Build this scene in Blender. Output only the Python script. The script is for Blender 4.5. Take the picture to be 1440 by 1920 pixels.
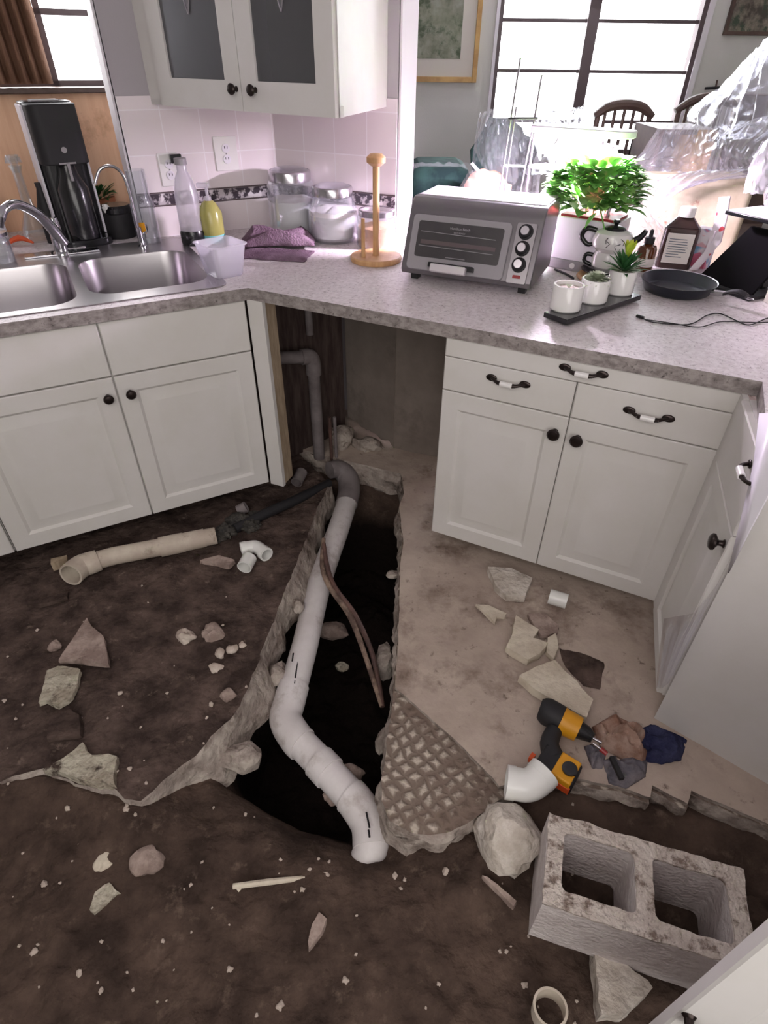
import bpy, bmesh, math, random
from mathutils import Vector, Matrix, noise
from mathutils.geometry import delaunay_2d_cdt
S = bpy.context.scene
for o in list(bpy.data.objects): bpy.data.objects.remove(o)
C = S.collection
random.seed(7)
PI = math.pi
# ------------------------------------------------------------------ camera
H = 1.55
FPX = 1101.77
PITCH, ROLL = 0.662171, 0.011706
cp, sp = math.cos(PITCH), math.sin(PITCH)
cr_, sr_ = math.cos(ROLL), math.sin(ROLL)
Rb = Matrix(((1, 0, 0), (0, -sp, -cp), (0, cp, -sp)))            # rows: right, down, forward
RR = Matrix(((cr_, -sr_, 0), (sr_, cr_, 0), (0, 0, 1))) @ Rb
cam_d = bpy.data.cameras.new('camera'); cam = bpy.data.objects.new('camera', cam_d); C.objects.link(cam)
cam_d.sensor_fit = 'HORIZONTAL'; cam_d.sensor_width = 36; cam_d.lens = FPX / 1440 * 36
cam_d.clip_start = 0.02; cam_d.clip_end = 100
mw = Matrix.Identity(4)
for i in range(3):
    mw[i][0] = RR[0][i]; mw[i][1] = -RR[1][i]; mw[i][2] = -RR[2][i]
mw[2][3] = H
cam.matrix_world = mw
S.camera = cam
# ------------------------------------------------------------------ light and exposure
W = bpy.data.worlds.new('overcast_sky'); S.world = W; W.use_nodes = True
W.node_tree.nodes['Background'].inputs[0].default_value = (0.97, 0.97, 1.0, 1)
W.node_tree.nodes['Background'].inputs[1].default_value = 3.2
S.view_settings.view_transform = 'Standard'; S.view_settings.look = 'None'
S.view_settings.gamma = 1; S.view_settings.exposure = 1.25
S.view_settings.use_curve_mapping = False
def area(name, loc, target, sx, sy, power, col=(1, 1, 1)):
    d = bpy.data.lights.new(name, 'AREA'); d.shape = 'RECTANGLE'; d.size = sx; d.size_y = sy
    d.energy = power; d.color = col
    o = bpy.data.objects.new(name, d); C.objects.link(o); o.location = loc
    o.rotation_euler = (Vector(target) - Vector(loc)).to_track_quat('-Z', 'Y').to_euler()
    return o
area('overhead_fill', (-0.5, -0.2, 2.38), (-0.3, 1.2, 0.3), 1.4, 1.2, 10, (1.0, 0.92, 0.88))  # unseen overhead fill, added to brighten the kitchen
area('rear_fill', (0.2, -1.55, 1.45), (-0.1, 2.0, 0.9), 2.4, 1.5, 17, (1.0, 0.96, 0.93))  # added soft fill from behind the camera; no window stands there
area('left_window_daylight', (-1.75, 3.3, 1.85), (-1.2, 2.4, 1.0), .8, .5, 9, (1, .98, .98))
area('dining_window_daylight', (1.32, 4.72, 1.9), (0.9, 2.4, 0.7), 1.2, 1.2, 13, (0.90, 0.94, 1.0))
GROW = 52
# ------------------------------------------------------------------ pixel -> point helpers (photo frame 1440x1920)
CAMP = Vector((0, 0, H))
RT = RR.transposed()
def ray(x, y): return RT @ Vector(((x - 720) / FPX, (y - 960) / FPX, 1.0))
def at(x, y, z):
    d = ray(x, y); return CAMP + d * ((z - H) / d.z)
def aty(x, y, Y):
    d = ray(x, y); return CAMP + d * (Y / d.y)
def onpl(x, y, p, n):
    d = ray(x, y); n = Vector((n[0], n[1], 0)); return CAMP + d * ((Vector((p[0], p[1], H)) - CAMP).dot(n) / d.dot(n))
# ------------------------------------------------------------------ materials
def s2l(c): return tuple(((v / 255) / 12.92 if v / 255 <= 0.04045 else ((v / 255 + 0.055) / 1.055) ** 2.4) for v in c)
def mat(name, col, rough=0.5, metal=0.0, col2=None, scale=8, bump=0.0, bscale=40, spec=0.5, lo=0.4, hi=0.6, detail=6,
        emit=None, estr=0, trans=0.0, alpha=None, ior=1.45, coat=0, stretch=None):
    m = bpy.data.materials.new(name); m.use_nodes = True
    nt = m.node_tree; b = nt.nodes['Principled BSDF']
    b.inputs['Base Color'].default_value = (*s2l(col), 1)
    b.inputs['Roughness'].default_value = rough; b.inputs['Metallic'].default_value = metal
    b.inputs['Specular IOR Level'].default_value = spec; b.inputs['IOR'].default_value = ior
    if coat: b.inputs['Coat Weight'].default_value = coat
    if trans: b.inputs['Transmission Weight'].default_value = trans
    if emit: b.inputs['Emission Color'].default_value = (*s2l(emit), 1); b.inputs['Emission Strength'].default_value = estr
    if alpha is not None: b.inputs['Alpha'].default_value = alpha
    tc = nt.nodes.new('ShaderNodeTexCoord'); mp = nt.nodes.new('ShaderNodeMapping')
    nt.links.new(tc.outputs['Object'], mp.inputs[0])
    if stretch: mp.inputs['Scale'].default_value = stretch
    if col2:
        n = nt.nodes.new('ShaderNodeTexNoise'); n.inputs['Scale'].default_value = scale; n.inputs['Detail'].default_value = detail
        n.inputs['Roughness'].default_value = 0.65
        r = nt.nodes.new('ShaderNodeValToRGB'); r.color_ramp.elements[0].position = lo; r.color_ramp.elements[1].position = hi
        r.color_ramp.elements[0].color = (*s2l(col), 1); r.color_ramp.elements[1].color = (*s2l(col2), 1)
        nt.links.new(mp.outputs[0], n.inputs['Vector']); nt.links.new(n.outputs['Fac'], r.inputs[0])
        nt.links.new(r.outputs[0], b.inputs['Base Color'])
    if bump:
        n2 = nt.nodes.new('ShaderNodeTexNoise'); n2.inputs['Scale'].default_value = bscale; n2.inputs['Detail'].default_value = 8
        bp = nt.nodes.new('ShaderNodeBump'); bp.inputs['Strength'].default_value = bump; bp.inputs['Distance'].default_value = 0.02
        nt.links.new(mp.outputs[0], n2.inputs['Vector']); nt.links.new(n2.outputs['Fac'], bp.inputs['Height'])
        nt.links.new(bp.outputs[0], b.inputs['Normal'])
    return m
def mixcol(m, col3, scale, lo, hi, detail=8):
    """a second, independent layer of stains or dust over a material's base colour"""
    nt = m.node_tree; b = nt.nodes['Principled BSDF']; src = b.inputs['Base Color'].links[0].from_socket
    tc = nt.nodes.new('ShaderNodeTexCoord'); n = nt.nodes.new('ShaderNodeTexNoise'); n.inputs['Scale'].default_value = scale
    n.inputs['Detail'].default_value = detail; n.inputs['Roughness'].default_value = 0.7
    mp = nt.nodes.new('ShaderNodeMapping'); mp.inputs['Location'].default_value = (3.1, 1.7, 5.2)
    nt.links.new(tc.outputs['Object'], mp.inputs[0]); nt.links.new(mp.outputs[0], n.inputs['Vector'])
    r = nt.nodes.new('ShaderNodeValToRGB'); r.color_ramp.elements[0].position = lo; r.color_ramp.elements[1].position = hi
    r.color_ramp.elements[0].color = (0, 0, 0, 1); r.color_ramp.elements[1].color = (1, 1, 1, 1)
    nt.links.new(n.outputs['Fac'], r.inputs[0])
    mx = nt.nodes.new('ShaderNodeMix'); mx.data_type = 'RGBA'
    nt.links.new(r.outputs[0], mx.inputs['Factor']); nt.links.new(src, mx.inputs['A']); mx.inputs['B'].default_value = (*s2l(col3), 1)
    nt.links.new(mx.outputs['Result'], b.inputs['Base Color'])
    return m
M = {}
M['cab'] = mat('white_cabinet_paint', (216, 213, 210), 0.5, col2=(211, 208, 203), scale=3, spec=0.25)
M['wall_sage'] = mat('sage_wall_paint', (208, 208, 202), 0.8, bump=0.08, bscale=120)
M['wall_grey'] = mat('grey_wall_paint', (176, 171, 175), 0.85, bump=0.05, bscale=150)
M['wall_white'] = mat('white_wall_paint', (222, 218, 222), 0.7, spec=0.2)
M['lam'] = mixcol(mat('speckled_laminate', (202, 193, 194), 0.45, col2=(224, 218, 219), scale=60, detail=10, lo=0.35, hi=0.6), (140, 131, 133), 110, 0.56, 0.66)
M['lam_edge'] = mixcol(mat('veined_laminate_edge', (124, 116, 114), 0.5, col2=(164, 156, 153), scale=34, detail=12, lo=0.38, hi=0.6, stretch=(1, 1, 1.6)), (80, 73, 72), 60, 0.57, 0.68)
M['steel'] = mat('brushed_steel', (176, 172, 174), 0.30, 1.0, bump=0.02, bscale=300)
M['chrome'] = mat('chrome', (200, 200, 205), 0.10, 1.0)
M['bronze'] = mat('dark_bronze', (58, 50, 48), 0.3, 0.8)
M['ceramic'] = mat('white_ceramic', (232, 230, 228), 0.15, coat=0.5)
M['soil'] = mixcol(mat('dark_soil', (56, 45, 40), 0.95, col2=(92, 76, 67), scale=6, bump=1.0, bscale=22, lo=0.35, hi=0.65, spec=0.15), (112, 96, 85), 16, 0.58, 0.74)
def depth_shade(m, colr, z0, z1):  # mixes in a dark colour at depth to imitate shade in the trench
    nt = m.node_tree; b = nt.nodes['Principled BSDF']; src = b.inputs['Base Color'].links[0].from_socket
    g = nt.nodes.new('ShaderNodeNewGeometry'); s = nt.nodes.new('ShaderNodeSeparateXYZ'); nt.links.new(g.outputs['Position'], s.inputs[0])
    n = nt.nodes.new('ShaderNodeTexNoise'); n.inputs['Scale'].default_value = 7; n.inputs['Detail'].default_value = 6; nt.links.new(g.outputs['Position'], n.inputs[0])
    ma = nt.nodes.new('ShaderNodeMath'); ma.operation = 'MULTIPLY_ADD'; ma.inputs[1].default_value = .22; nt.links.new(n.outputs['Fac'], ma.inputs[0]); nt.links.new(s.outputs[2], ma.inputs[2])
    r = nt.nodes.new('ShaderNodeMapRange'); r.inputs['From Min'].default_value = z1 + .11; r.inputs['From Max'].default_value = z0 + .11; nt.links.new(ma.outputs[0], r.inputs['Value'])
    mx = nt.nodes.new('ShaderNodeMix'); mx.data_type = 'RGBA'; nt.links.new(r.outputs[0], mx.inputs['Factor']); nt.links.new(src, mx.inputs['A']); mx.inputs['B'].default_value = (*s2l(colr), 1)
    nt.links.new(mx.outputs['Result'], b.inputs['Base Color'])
depth_shade(M['soil'], (33, 26, 23), -.36, -.20)  # trench shade painted into the soil colour
M['soil_shade'] = mat('trench_shade_soil', (34, 27, 24), 0.95, col2=(52, 40, 35), scale=9, bump=0.6, bscale=30, spec=0.1)  # spare dark soil with the trench shade put into its colour
M['slab_dirty'] = mixcol(mat('soil_covered_slab', (60, 49, 45), 0.95, col2=(104, 88, 81), scale=8, bump=1.0, bscale=26, lo=0.38, hi=0.68, spec=0.15), (132, 116, 105), 19, 0.60, 0.74)
M['slab'] = mixcol(mat('dusty_concrete', (166, 150, 139), 0.95, col2=(192, 177, 164), scale=5, bump=0.4, bscale=14, lo=0.3, hi=0.7, spec=0.15), (126, 109, 99), 4, 0.52, 0.68); mixcol(M['slab'], (104, 90, 81), 26, 0.60, 0.72)
M['slab_edge'] = mixcol(mat('broken_concrete_edge', (150, 138, 130), 0.95, col2=(180, 170, 160), scale=12, bump=0.9, bscale=30, spec=0.15), (98, 84, 76), 8, 0.5, 0.66)
M['block'] = mixcol(mat('cinder_block_concrete', (198, 188, 185), 0.95, col2=(212, 204, 201), scale=20, bump=0.5, bscale=90, spec=0.15), (160, 146, 142), 6, 0.58, 0.75)
M['mortar'] = mixcol(mat('crusty_mortar', (206, 194, 184), 0.95, col2=(222, 212, 202), scale=25, bump=1.0, bscale=70, spec=0.15), (140, 124, 114), 30, 0.52, 0.62)
M['rock'] = mat('pale_concrete_rubble', (190, 180, 168), 0.95, col2=(216, 208, 198), scale=14, bump=0.8, bscale=35, spec=0.15)
M['plaster'] = mat('cream_plaster', (214, 204, 186), 0.9, col2=(196, 184, 166), scale=10, bump=0.5, bscale=40, spec=0.2)
M['shard'] = mixcol(mat('dirty_tile_shard', (176, 158, 148), 0.9, col2=(140, 122, 114), scale=14, bump=0.5, bscale=40, spec=0.2), (84, 66, 60), 12, 0.54, 0.66)
M['pale_shard'] = mixcol(mat('mortared_tile_shard', (196, 190, 172), 0.9, col2=(160, 150, 134), scale=16, bump=0.8, bscale=50, spec=0.2), (74, 62, 56), 12, 0.5, 0.6)
M['stone'] = mat('pebble', (178, 162, 150), 0.85, col2=(206, 194, 182), scale=12, bump=0.3, spec=0.2)
M['pvc'] = mixcol(mat('aged_white_pvc', (222, 217, 216), 0.45, col2=(208, 202, 200), scale=5, spec=0.4), (150, 136, 128), 9, 0.56, 0.8)
M['pvc_new'] = mat('new_white_pvc', (232, 232, 228), 0.3, coat=0.2)
M['pvc_old'] = mixcol(mat('cream_old_pvc', (206, 196, 180), 0.55, col2=(186, 172, 158), scale=7, spec=0.3), (112, 92, 80), 8, 0.55, 0.7)
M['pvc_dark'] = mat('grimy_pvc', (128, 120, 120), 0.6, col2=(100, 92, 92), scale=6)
M['ink'] = mat('black_marker', (30, 28, 30), 0.6)
M['root'] = mat('corroded_tube', (150, 128, 112), 0.7, col2=(92, 74, 66), scale=18, bump=0.5, bscale=50)
M['muck'] = mat('black_muck', (44, 42, 40), 0.7, col2=(84, 80, 74), scale=20, bump=0.9, bscale=50)
M['tile'] = None
M['board_dark'] = mat('dark_stained_studs', (62, 50, 48), 0.9, col2=(84, 72, 68), scale=4, stretch=(8, 8, 1), spec=0.1)
M['drywall'] = mixcol(mat('bare_drywall', (128, 118, 110), 0.9, col2=(140, 130, 122), scale=4, spec=0.1, bump=0.1), (102, 92, 85), 3, 0.55, 0.75)
M['woodedge'] = mat('raw_wood_edge', (176, 158, 134), 0.7, col2=(150, 132, 110), scale=10, stretch=(6, 6, 1))
M['ply'] = mixcol(mat('honey_plywood', (226, 180, 146), 0.6, col2=(236, 194, 160), scale=3, stretch=(7, 7, 0.7), detail=4), (190, 144, 110), 3.2, 0.62, 0.75)
M['curtain'] = mat('brown_curtain', (150, 118, 98), 0.85, col2=(112, 84, 68), scale=4, stretch=(4, 4, 0.4), spec=0.1)
M['wood'] = mat('light_beech', (206, 164, 118), 0.45, col2=(190, 146, 102), scale=6, stretch=(5, 5, 1))
M['gold'] = mat('gold_frame', (196, 158, 96), 0.4, col2=(170, 130, 76), scale=10)
M['darkwood'] = mat('dark_wood', (74, 58, 52), 0.5, col2=(92, 74, 66), scale=6)
M['frame_metal'] = mat('window_frame_metal', (92, 80, 82), 0.5, 0.2)
M['black'] = mat('black_plastic', (24, 24, 27), 0.25, coat=0.3)
M['black_matte'] = mat('matte_black', (34, 33, 36), 0.6)
M['grey_plastic'] = mat('grey_plastic', (150, 146, 150), 0.4)
M['oven_body'] = mat('silver_oven_paint', (128, 124, 128), 0.32, 0.75)
M['oven_handle'] = mat('satin_handle', (206, 200, 204), 0.35, 0.25)
M['oven_top'] = mat('pale_oven_top', (196, 190, 196), 0.35, 0.3)
M['oven_glass'] = mat('dark_oven_glass', (58, 56, 58), 0.12, coat=1.0, col2=(70, 68, 68), scale=3)
M['white_plastic'] = mat('white_plastic', (230, 226, 234), 0.35)
M['leaf'] = mat('green_leaf', (100, 164, 76), 0.45, col2=(150, 200, 110), scale=9)
M['leaf_dark'] = mat('dark_green_leaf', (44, 92, 52), 0.5, col2=(70, 124, 66), scale=9)
M['leaf_pale'] = mat('pale_green_leaf', (214, 222, 200), 0.5, col2=(150, 168, 132), scale=20)
M['leaf_yellow'] = mat('yellow_leaf', (206, 214, 74), 0.45, col2=(150, 190, 60), scale=8)
M['petal'] = mat('white_petal', (240, 240, 238), 0.5)
M['red'] = mat('red_plastic', (146, 44, 46), 0.4)
M['terracotta'] = mat('terracotta', (160, 98, 66), 0.8)
M['amber'] = mat('amber_glass', (92, 48, 20), 0.1, coat=0.6)
M['brown_bottle'] = mat('brown_bottle', (60, 40, 38), 0.25, coat=0.4)
M['label'] = mat('paper_label', (224, 216, 212), 0.6)
M['label_ink'] = mat('label_print', (96, 100, 116), 0.6)
M['flour'] = mat('white_flour', (238, 232, 234), 0.9)
M['sugar'] = mat('brown_sugar', (196, 148, 118), 0.9, col2=(212, 170, 142), scale=20)
M['towel'] = mat('purple_towel', (98, 76, 90), 0.95, col2=(140, 118, 134), scale=12, bump=0.5, bscale=150, spec=0.1, lo=0.3, hi=0.7)
M['yellow'] = mat('tool_yellow', (214, 150, 32), 0.4)
M['orange'] = mat('tool_orange', (210, 84, 40), 0.45)
M['denim'] = mat('navy_cloth', (44, 46, 76), 0.9, col2=(62, 64, 92), scale=14, bump=0.5, bscale=100, spec=0.1)
M['graycloth'] = mat('grey_cloth', (98, 96, 104), 0.9, col2=(132, 126, 130), scale=12, bump=0.5, bscale=60, spec=0.1)
M['tancloth'] = mat('crumpled_tan_paper', (176, 150, 136), 0.85, col2=(140, 106, 90), scale=14, bump=0.6, bscale=30, spec=0.15)
M['pan'] = mat('nonstick_pan', (42, 44, 54), 0.3, 0.3)
M['pan_rim'] = mat('pan_rim', (190, 188, 192), 0.25, 0.9)
M['soap'] = mat('yellow_green_soap', (190, 186, 110), 0.2, trans=0.4)
M['teal'] = mat('teal_label', (120, 190, 190), 0.5)
M['pattern_cloth'] = mixcol(mat('floral_upholstery', (200, 186, 160), 0.9, col2=(216, 204, 180), scale=8, spec=0.1), (168, 120, 104), 12, 0.6, 0.7)
M['greencloth'] = mat('dark_green_fabric', (52, 84, 78), 0.9, col2=(36, 60, 60), scale=8)
M['peach'] = mat('peach_fabric', (214, 160, 140), 0.9)
M['art'] = mixcol(mat('garden_print', (112, 116, 96), 0.5, col2=(150, 152, 136), scale=14, lo=0.35, hi=0.65), (72, 86, 62), 9, 0.52, 0.62)
M['art2'] = mixcol(mat('dark_floral_print', (70, 64, 56), 0.5, col2=(150, 140, 126), scale=12, lo=0.4, hi=0.65), (60, 74, 58), 14, 0.5, 0.6)
M['mat_board'] = mat('cream_mat_board', (212, 206, 196), 0.8)
M['silver'] = mat('silver_metal', (190, 186, 192), 0.22, 0.95)
M['dial'] = mat('dial_metal', (150, 146, 150), 0.3, 0.7)
M['boxprint'] = mixcol(mat('cereal_box_print', (236, 224, 232), 0.45, col2=(120, 170, 210), scale=14, lo=0.5, hi=0.58, detail=1), (222, 120, 150), 16, 0.6, 0.64, 1)
M['magprint'] = mixcol(mat('magazine_cover', (238, 228, 236), 0.3, col2=(226, 180, 190), scale=16, lo=0.52, hi=0.58, detail=1), (206, 80, 90), 24, 0.64, 0.67, 1)
M['bookprint'] = mixcol(mat('seed_packet_print', (214, 214, 230), 0.45, col2=(92, 96, 70), scale=26, lo=0.5, hi=0.55, detail=2), (170, 40, 50), 22, 0.6, 0.63, 1)
M['hood_white'] = mat('lamp_hood_white', (226, 222, 230), 0.4)
M['led'] = mat('led_panel', (255, 250, 255), 0.5, emit=(255, 226, 255), estr=18)
M['copper'] = mat('old_copper', (120, 92, 84), 0.5, 0.5, col2=(92, 74, 70), scale=10)
M['foliage_stem'] = mat('plant_stem', (110, 140, 70), 0.6)
def glass(name, tint=(1, 1, 1), fac=0.82, rough=0.06, white=0.0):
    m = bpy.data.materials.new(name); m.use_nodes = True; nt = m.node_tree
    for n in list(nt.nodes): nt.nodes.remove(n)
    out = nt.nodes.new('ShaderNodeOutputMaterial'); tr = nt.nodes.new('ShaderNodeBsdfTransparent'); gl = nt.nodes.new('ShaderNodeBsdfGlossy')
    df = nt.nodes.new('ShaderNodeBsdfTranslucent'); d2 = nt.nodes.new('ShaderNodeBsdfDiffuse'); ad = nt.nodes.new('ShaderNodeMixShader')
    tr.inputs[0].default_value = (*tint, 1); gl.inputs['Roughness'].default_value = rough
    gl.inputs[0].default_value = (0.95, 0.95, 1, 1)
    df.inputs[0].default_value = (0.9, 0.88, 0.92, 1); d2.inputs[0].default_value = (0.9, 0.88, 0.92, 1)
    nt.links.new(df.outputs[0], ad.inputs[1]); nt.links.new(d2.outputs[0], ad.inputs[2]); ad.inputs[0].default_value = 0.5
    lw = nt.nodes.new('ShaderNodeLayerWeight'); lw.inputs[0].default_value = 1 - fac
    m1 = nt.nodes.new('ShaderNodeMixShader'); nt.links.new(lw.outputs['Facing'], m1.inputs[0])
    m2 = nt.nodes.new('ShaderNodeMixShader'); m2.inputs[0].default_value = white
    nt.links.new(tr.outputs[0], m2.inputs[1]); nt.links.new(ad.outputs[0], m2.inputs[2])
    nt.links.new(m2.outputs[0], m1.inputs[1]); nt.links.new(gl.outputs[0], m1.inputs[2]); nt.links.new(m1.outputs[0], out.inputs[0])
    return m
M['glass'] = glass('clear_glass', (0.93, 0.95, 0.95), 0.76, 0.05, 0.07)
M['pane'] = glass('window_pane', (1, 1, 1), 0.97, 0.02)
M['cabglass'] = glass('textured_cabinet_glass', (0.50, 0.52, 0.52), 0.9, 0.3, 0.10)
M['sheet'] = glass('plastic_dust_sheet', (0.97, 0.97, 1.0), 0.66, 0.16, 0.22)
M['film'] = glass('thin_plastic_film', (0.98, 0.98, 1.0), 0.8, 0.2, 0.12)
M['tub'] = glass('frosted_plastic', (0.94, 0.94, 0.97), 0.8, 0.25, 0.42)
def tile_mat(name):
    """white wall tiles with a decorative border course: planar coordinates x (along wall) and z"""
    m = mat(name, (230, 220, 222), 0.28, coat=0.2); nt = m.node_tree; b = nt.nodes['Principled BSDF']
    tc = nt.nodes.new('ShaderNodeTexCoord'); sx = nt.nodes.new('ShaderNodeSeparateXYZ'); nt.links.new(tc.outputs['Object'], sx.inputs[0])
    cb = nt.nodes.new('ShaderNodeCombineXYZ'); nt.links.new(sx.outputs[0], cb.inputs[0]); nt.links.new(sx.outputs[2], cb.inputs[1])
    br = nt.nodes.new('ShaderNodeTexBrick'); br.offset = 0; br.squash = 1
    br.inputs['Scale'].default_value = 1; br.inputs['Brick Width'].default_value = 0.152; br.inputs['Row Height'].default_value = 0.152
    br.inputs['Mortar Size'].default_value = 0.0022; br.inputs['Bias'].default_value = 0
    br.inputs['Color1'].default_value = (*s2l((232, 223, 225)), 1); br.inputs['Color2'].default_value = (*s2l((226, 216, 219)), 1)
    br.inputs['Mortar'].default_value = (*s2l((240, 234, 238)), 1)
    nt.links.new(cb.outputs[0], br.inputs[0]); nt.links.new(br.outputs[0], b.inputs['Base Color'])
    bp = nt.nodes.new('ShaderNodeBump'); bp.inputs['Strength'].default_value = 0.3; bp.inputs['Distance'].default_value = 0.002; bp.invert = True
    nt.links.new(br.outputs['Fac'], bp.inputs['Height']); nt.links.new(bp.outputs[0], b.inputs['Normal'])
    return m
M['tile'] = tile_mat('white_wall_tile')
M['border'] = mixcol(mat('floral_border_tile', (66, 58, 66), 0.3, col2=(196, 188, 192), scale=34, lo=0.48, hi=0.56, detail=3), (226, 220, 222), 17, 0.6, 0.64, 2)
def hatch_mat():
    m = mat('scored_thinset', (176, 162, 150), 0.95, bump=0, spec=0.15); nt = m.node_tree; b = nt.nodes['Principled BSDF']
    tc = nt.nodes.new('ShaderNodeTexCoord'); mx = None
    hs = []
    for ang in (0.95, -0.55):
        mp = nt.nodes.new('ShaderNodeMapping'); mp.inputs['Rotation'].default_value = (0, 0, ang)
        w = nt.nodes.new('ShaderNodeTexWave'); w.inputs['Scale'].default_value = 9; w.inputs['Distortion'].default_value = 5.5; w.inputs['Detail'].default_value = 4; w.inputs['Detail Scale'].default_value = 1.5
        nt.links.new(tc.outputs['Object'], mp.inputs[0]); nt.links.new(mp.outputs[0], w.inputs[0]); hs.append(w)
    mm = nt.nodes.new('ShaderNodeMath'); mm.operation = 'MINIMUM'; nt.links.new(hs[0].outputs['Fac'], mm.inputs[0]); nt.links.new(hs[1].outputs['Fac'], mm.inputs[1])
    n = nt.nodes.new('ShaderNodeTexNoise'); n.inputs['Scale'].default_value = 22; n.inputs['Detail'].default_value = 10; n.inputs['Roughness'].default_value = .75; nt.links.new(tc.outputs['Object'], n.inputs[0])
    m2 = nt.nodes.new('ShaderNodeMath'); m2.operation = 'MULTIPLY'; nt.links.new(mm.outputs[0], m2.inputs[0]); nt.links.new(n.outputs['Fac'], m2.inputs[1])
    r = nt.nodes.new('ShaderNodeValToRGB'); e = r.color_ramp.elements; e[0].position = 0.10; e[1].position = 0.42
    e[0].color = (*s2l((124, 110, 100)), 1); e[1].color = (*s2l((204, 192, 178)), 1)
    nt.links.new(m2.outputs[0], r.inputs[0]); nt.links.new(r.outputs[0], b.inputs['Base Color']); mixcol(m, (122, 106, 96), 7, .47, .56)
    bp = nt.nodes.new('ShaderNodeBump'); bp.inputs['Strength'].default_value = 0.9; bp.inputs['Distance'].default_value = 0.012
    nt.links.new(m2.outputs[0], bp.inputs['Height']); nt.links.new(bp.outputs[0], b.inputs['Normal'])
    return m
M['hatch'] = hatch_mat()
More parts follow.
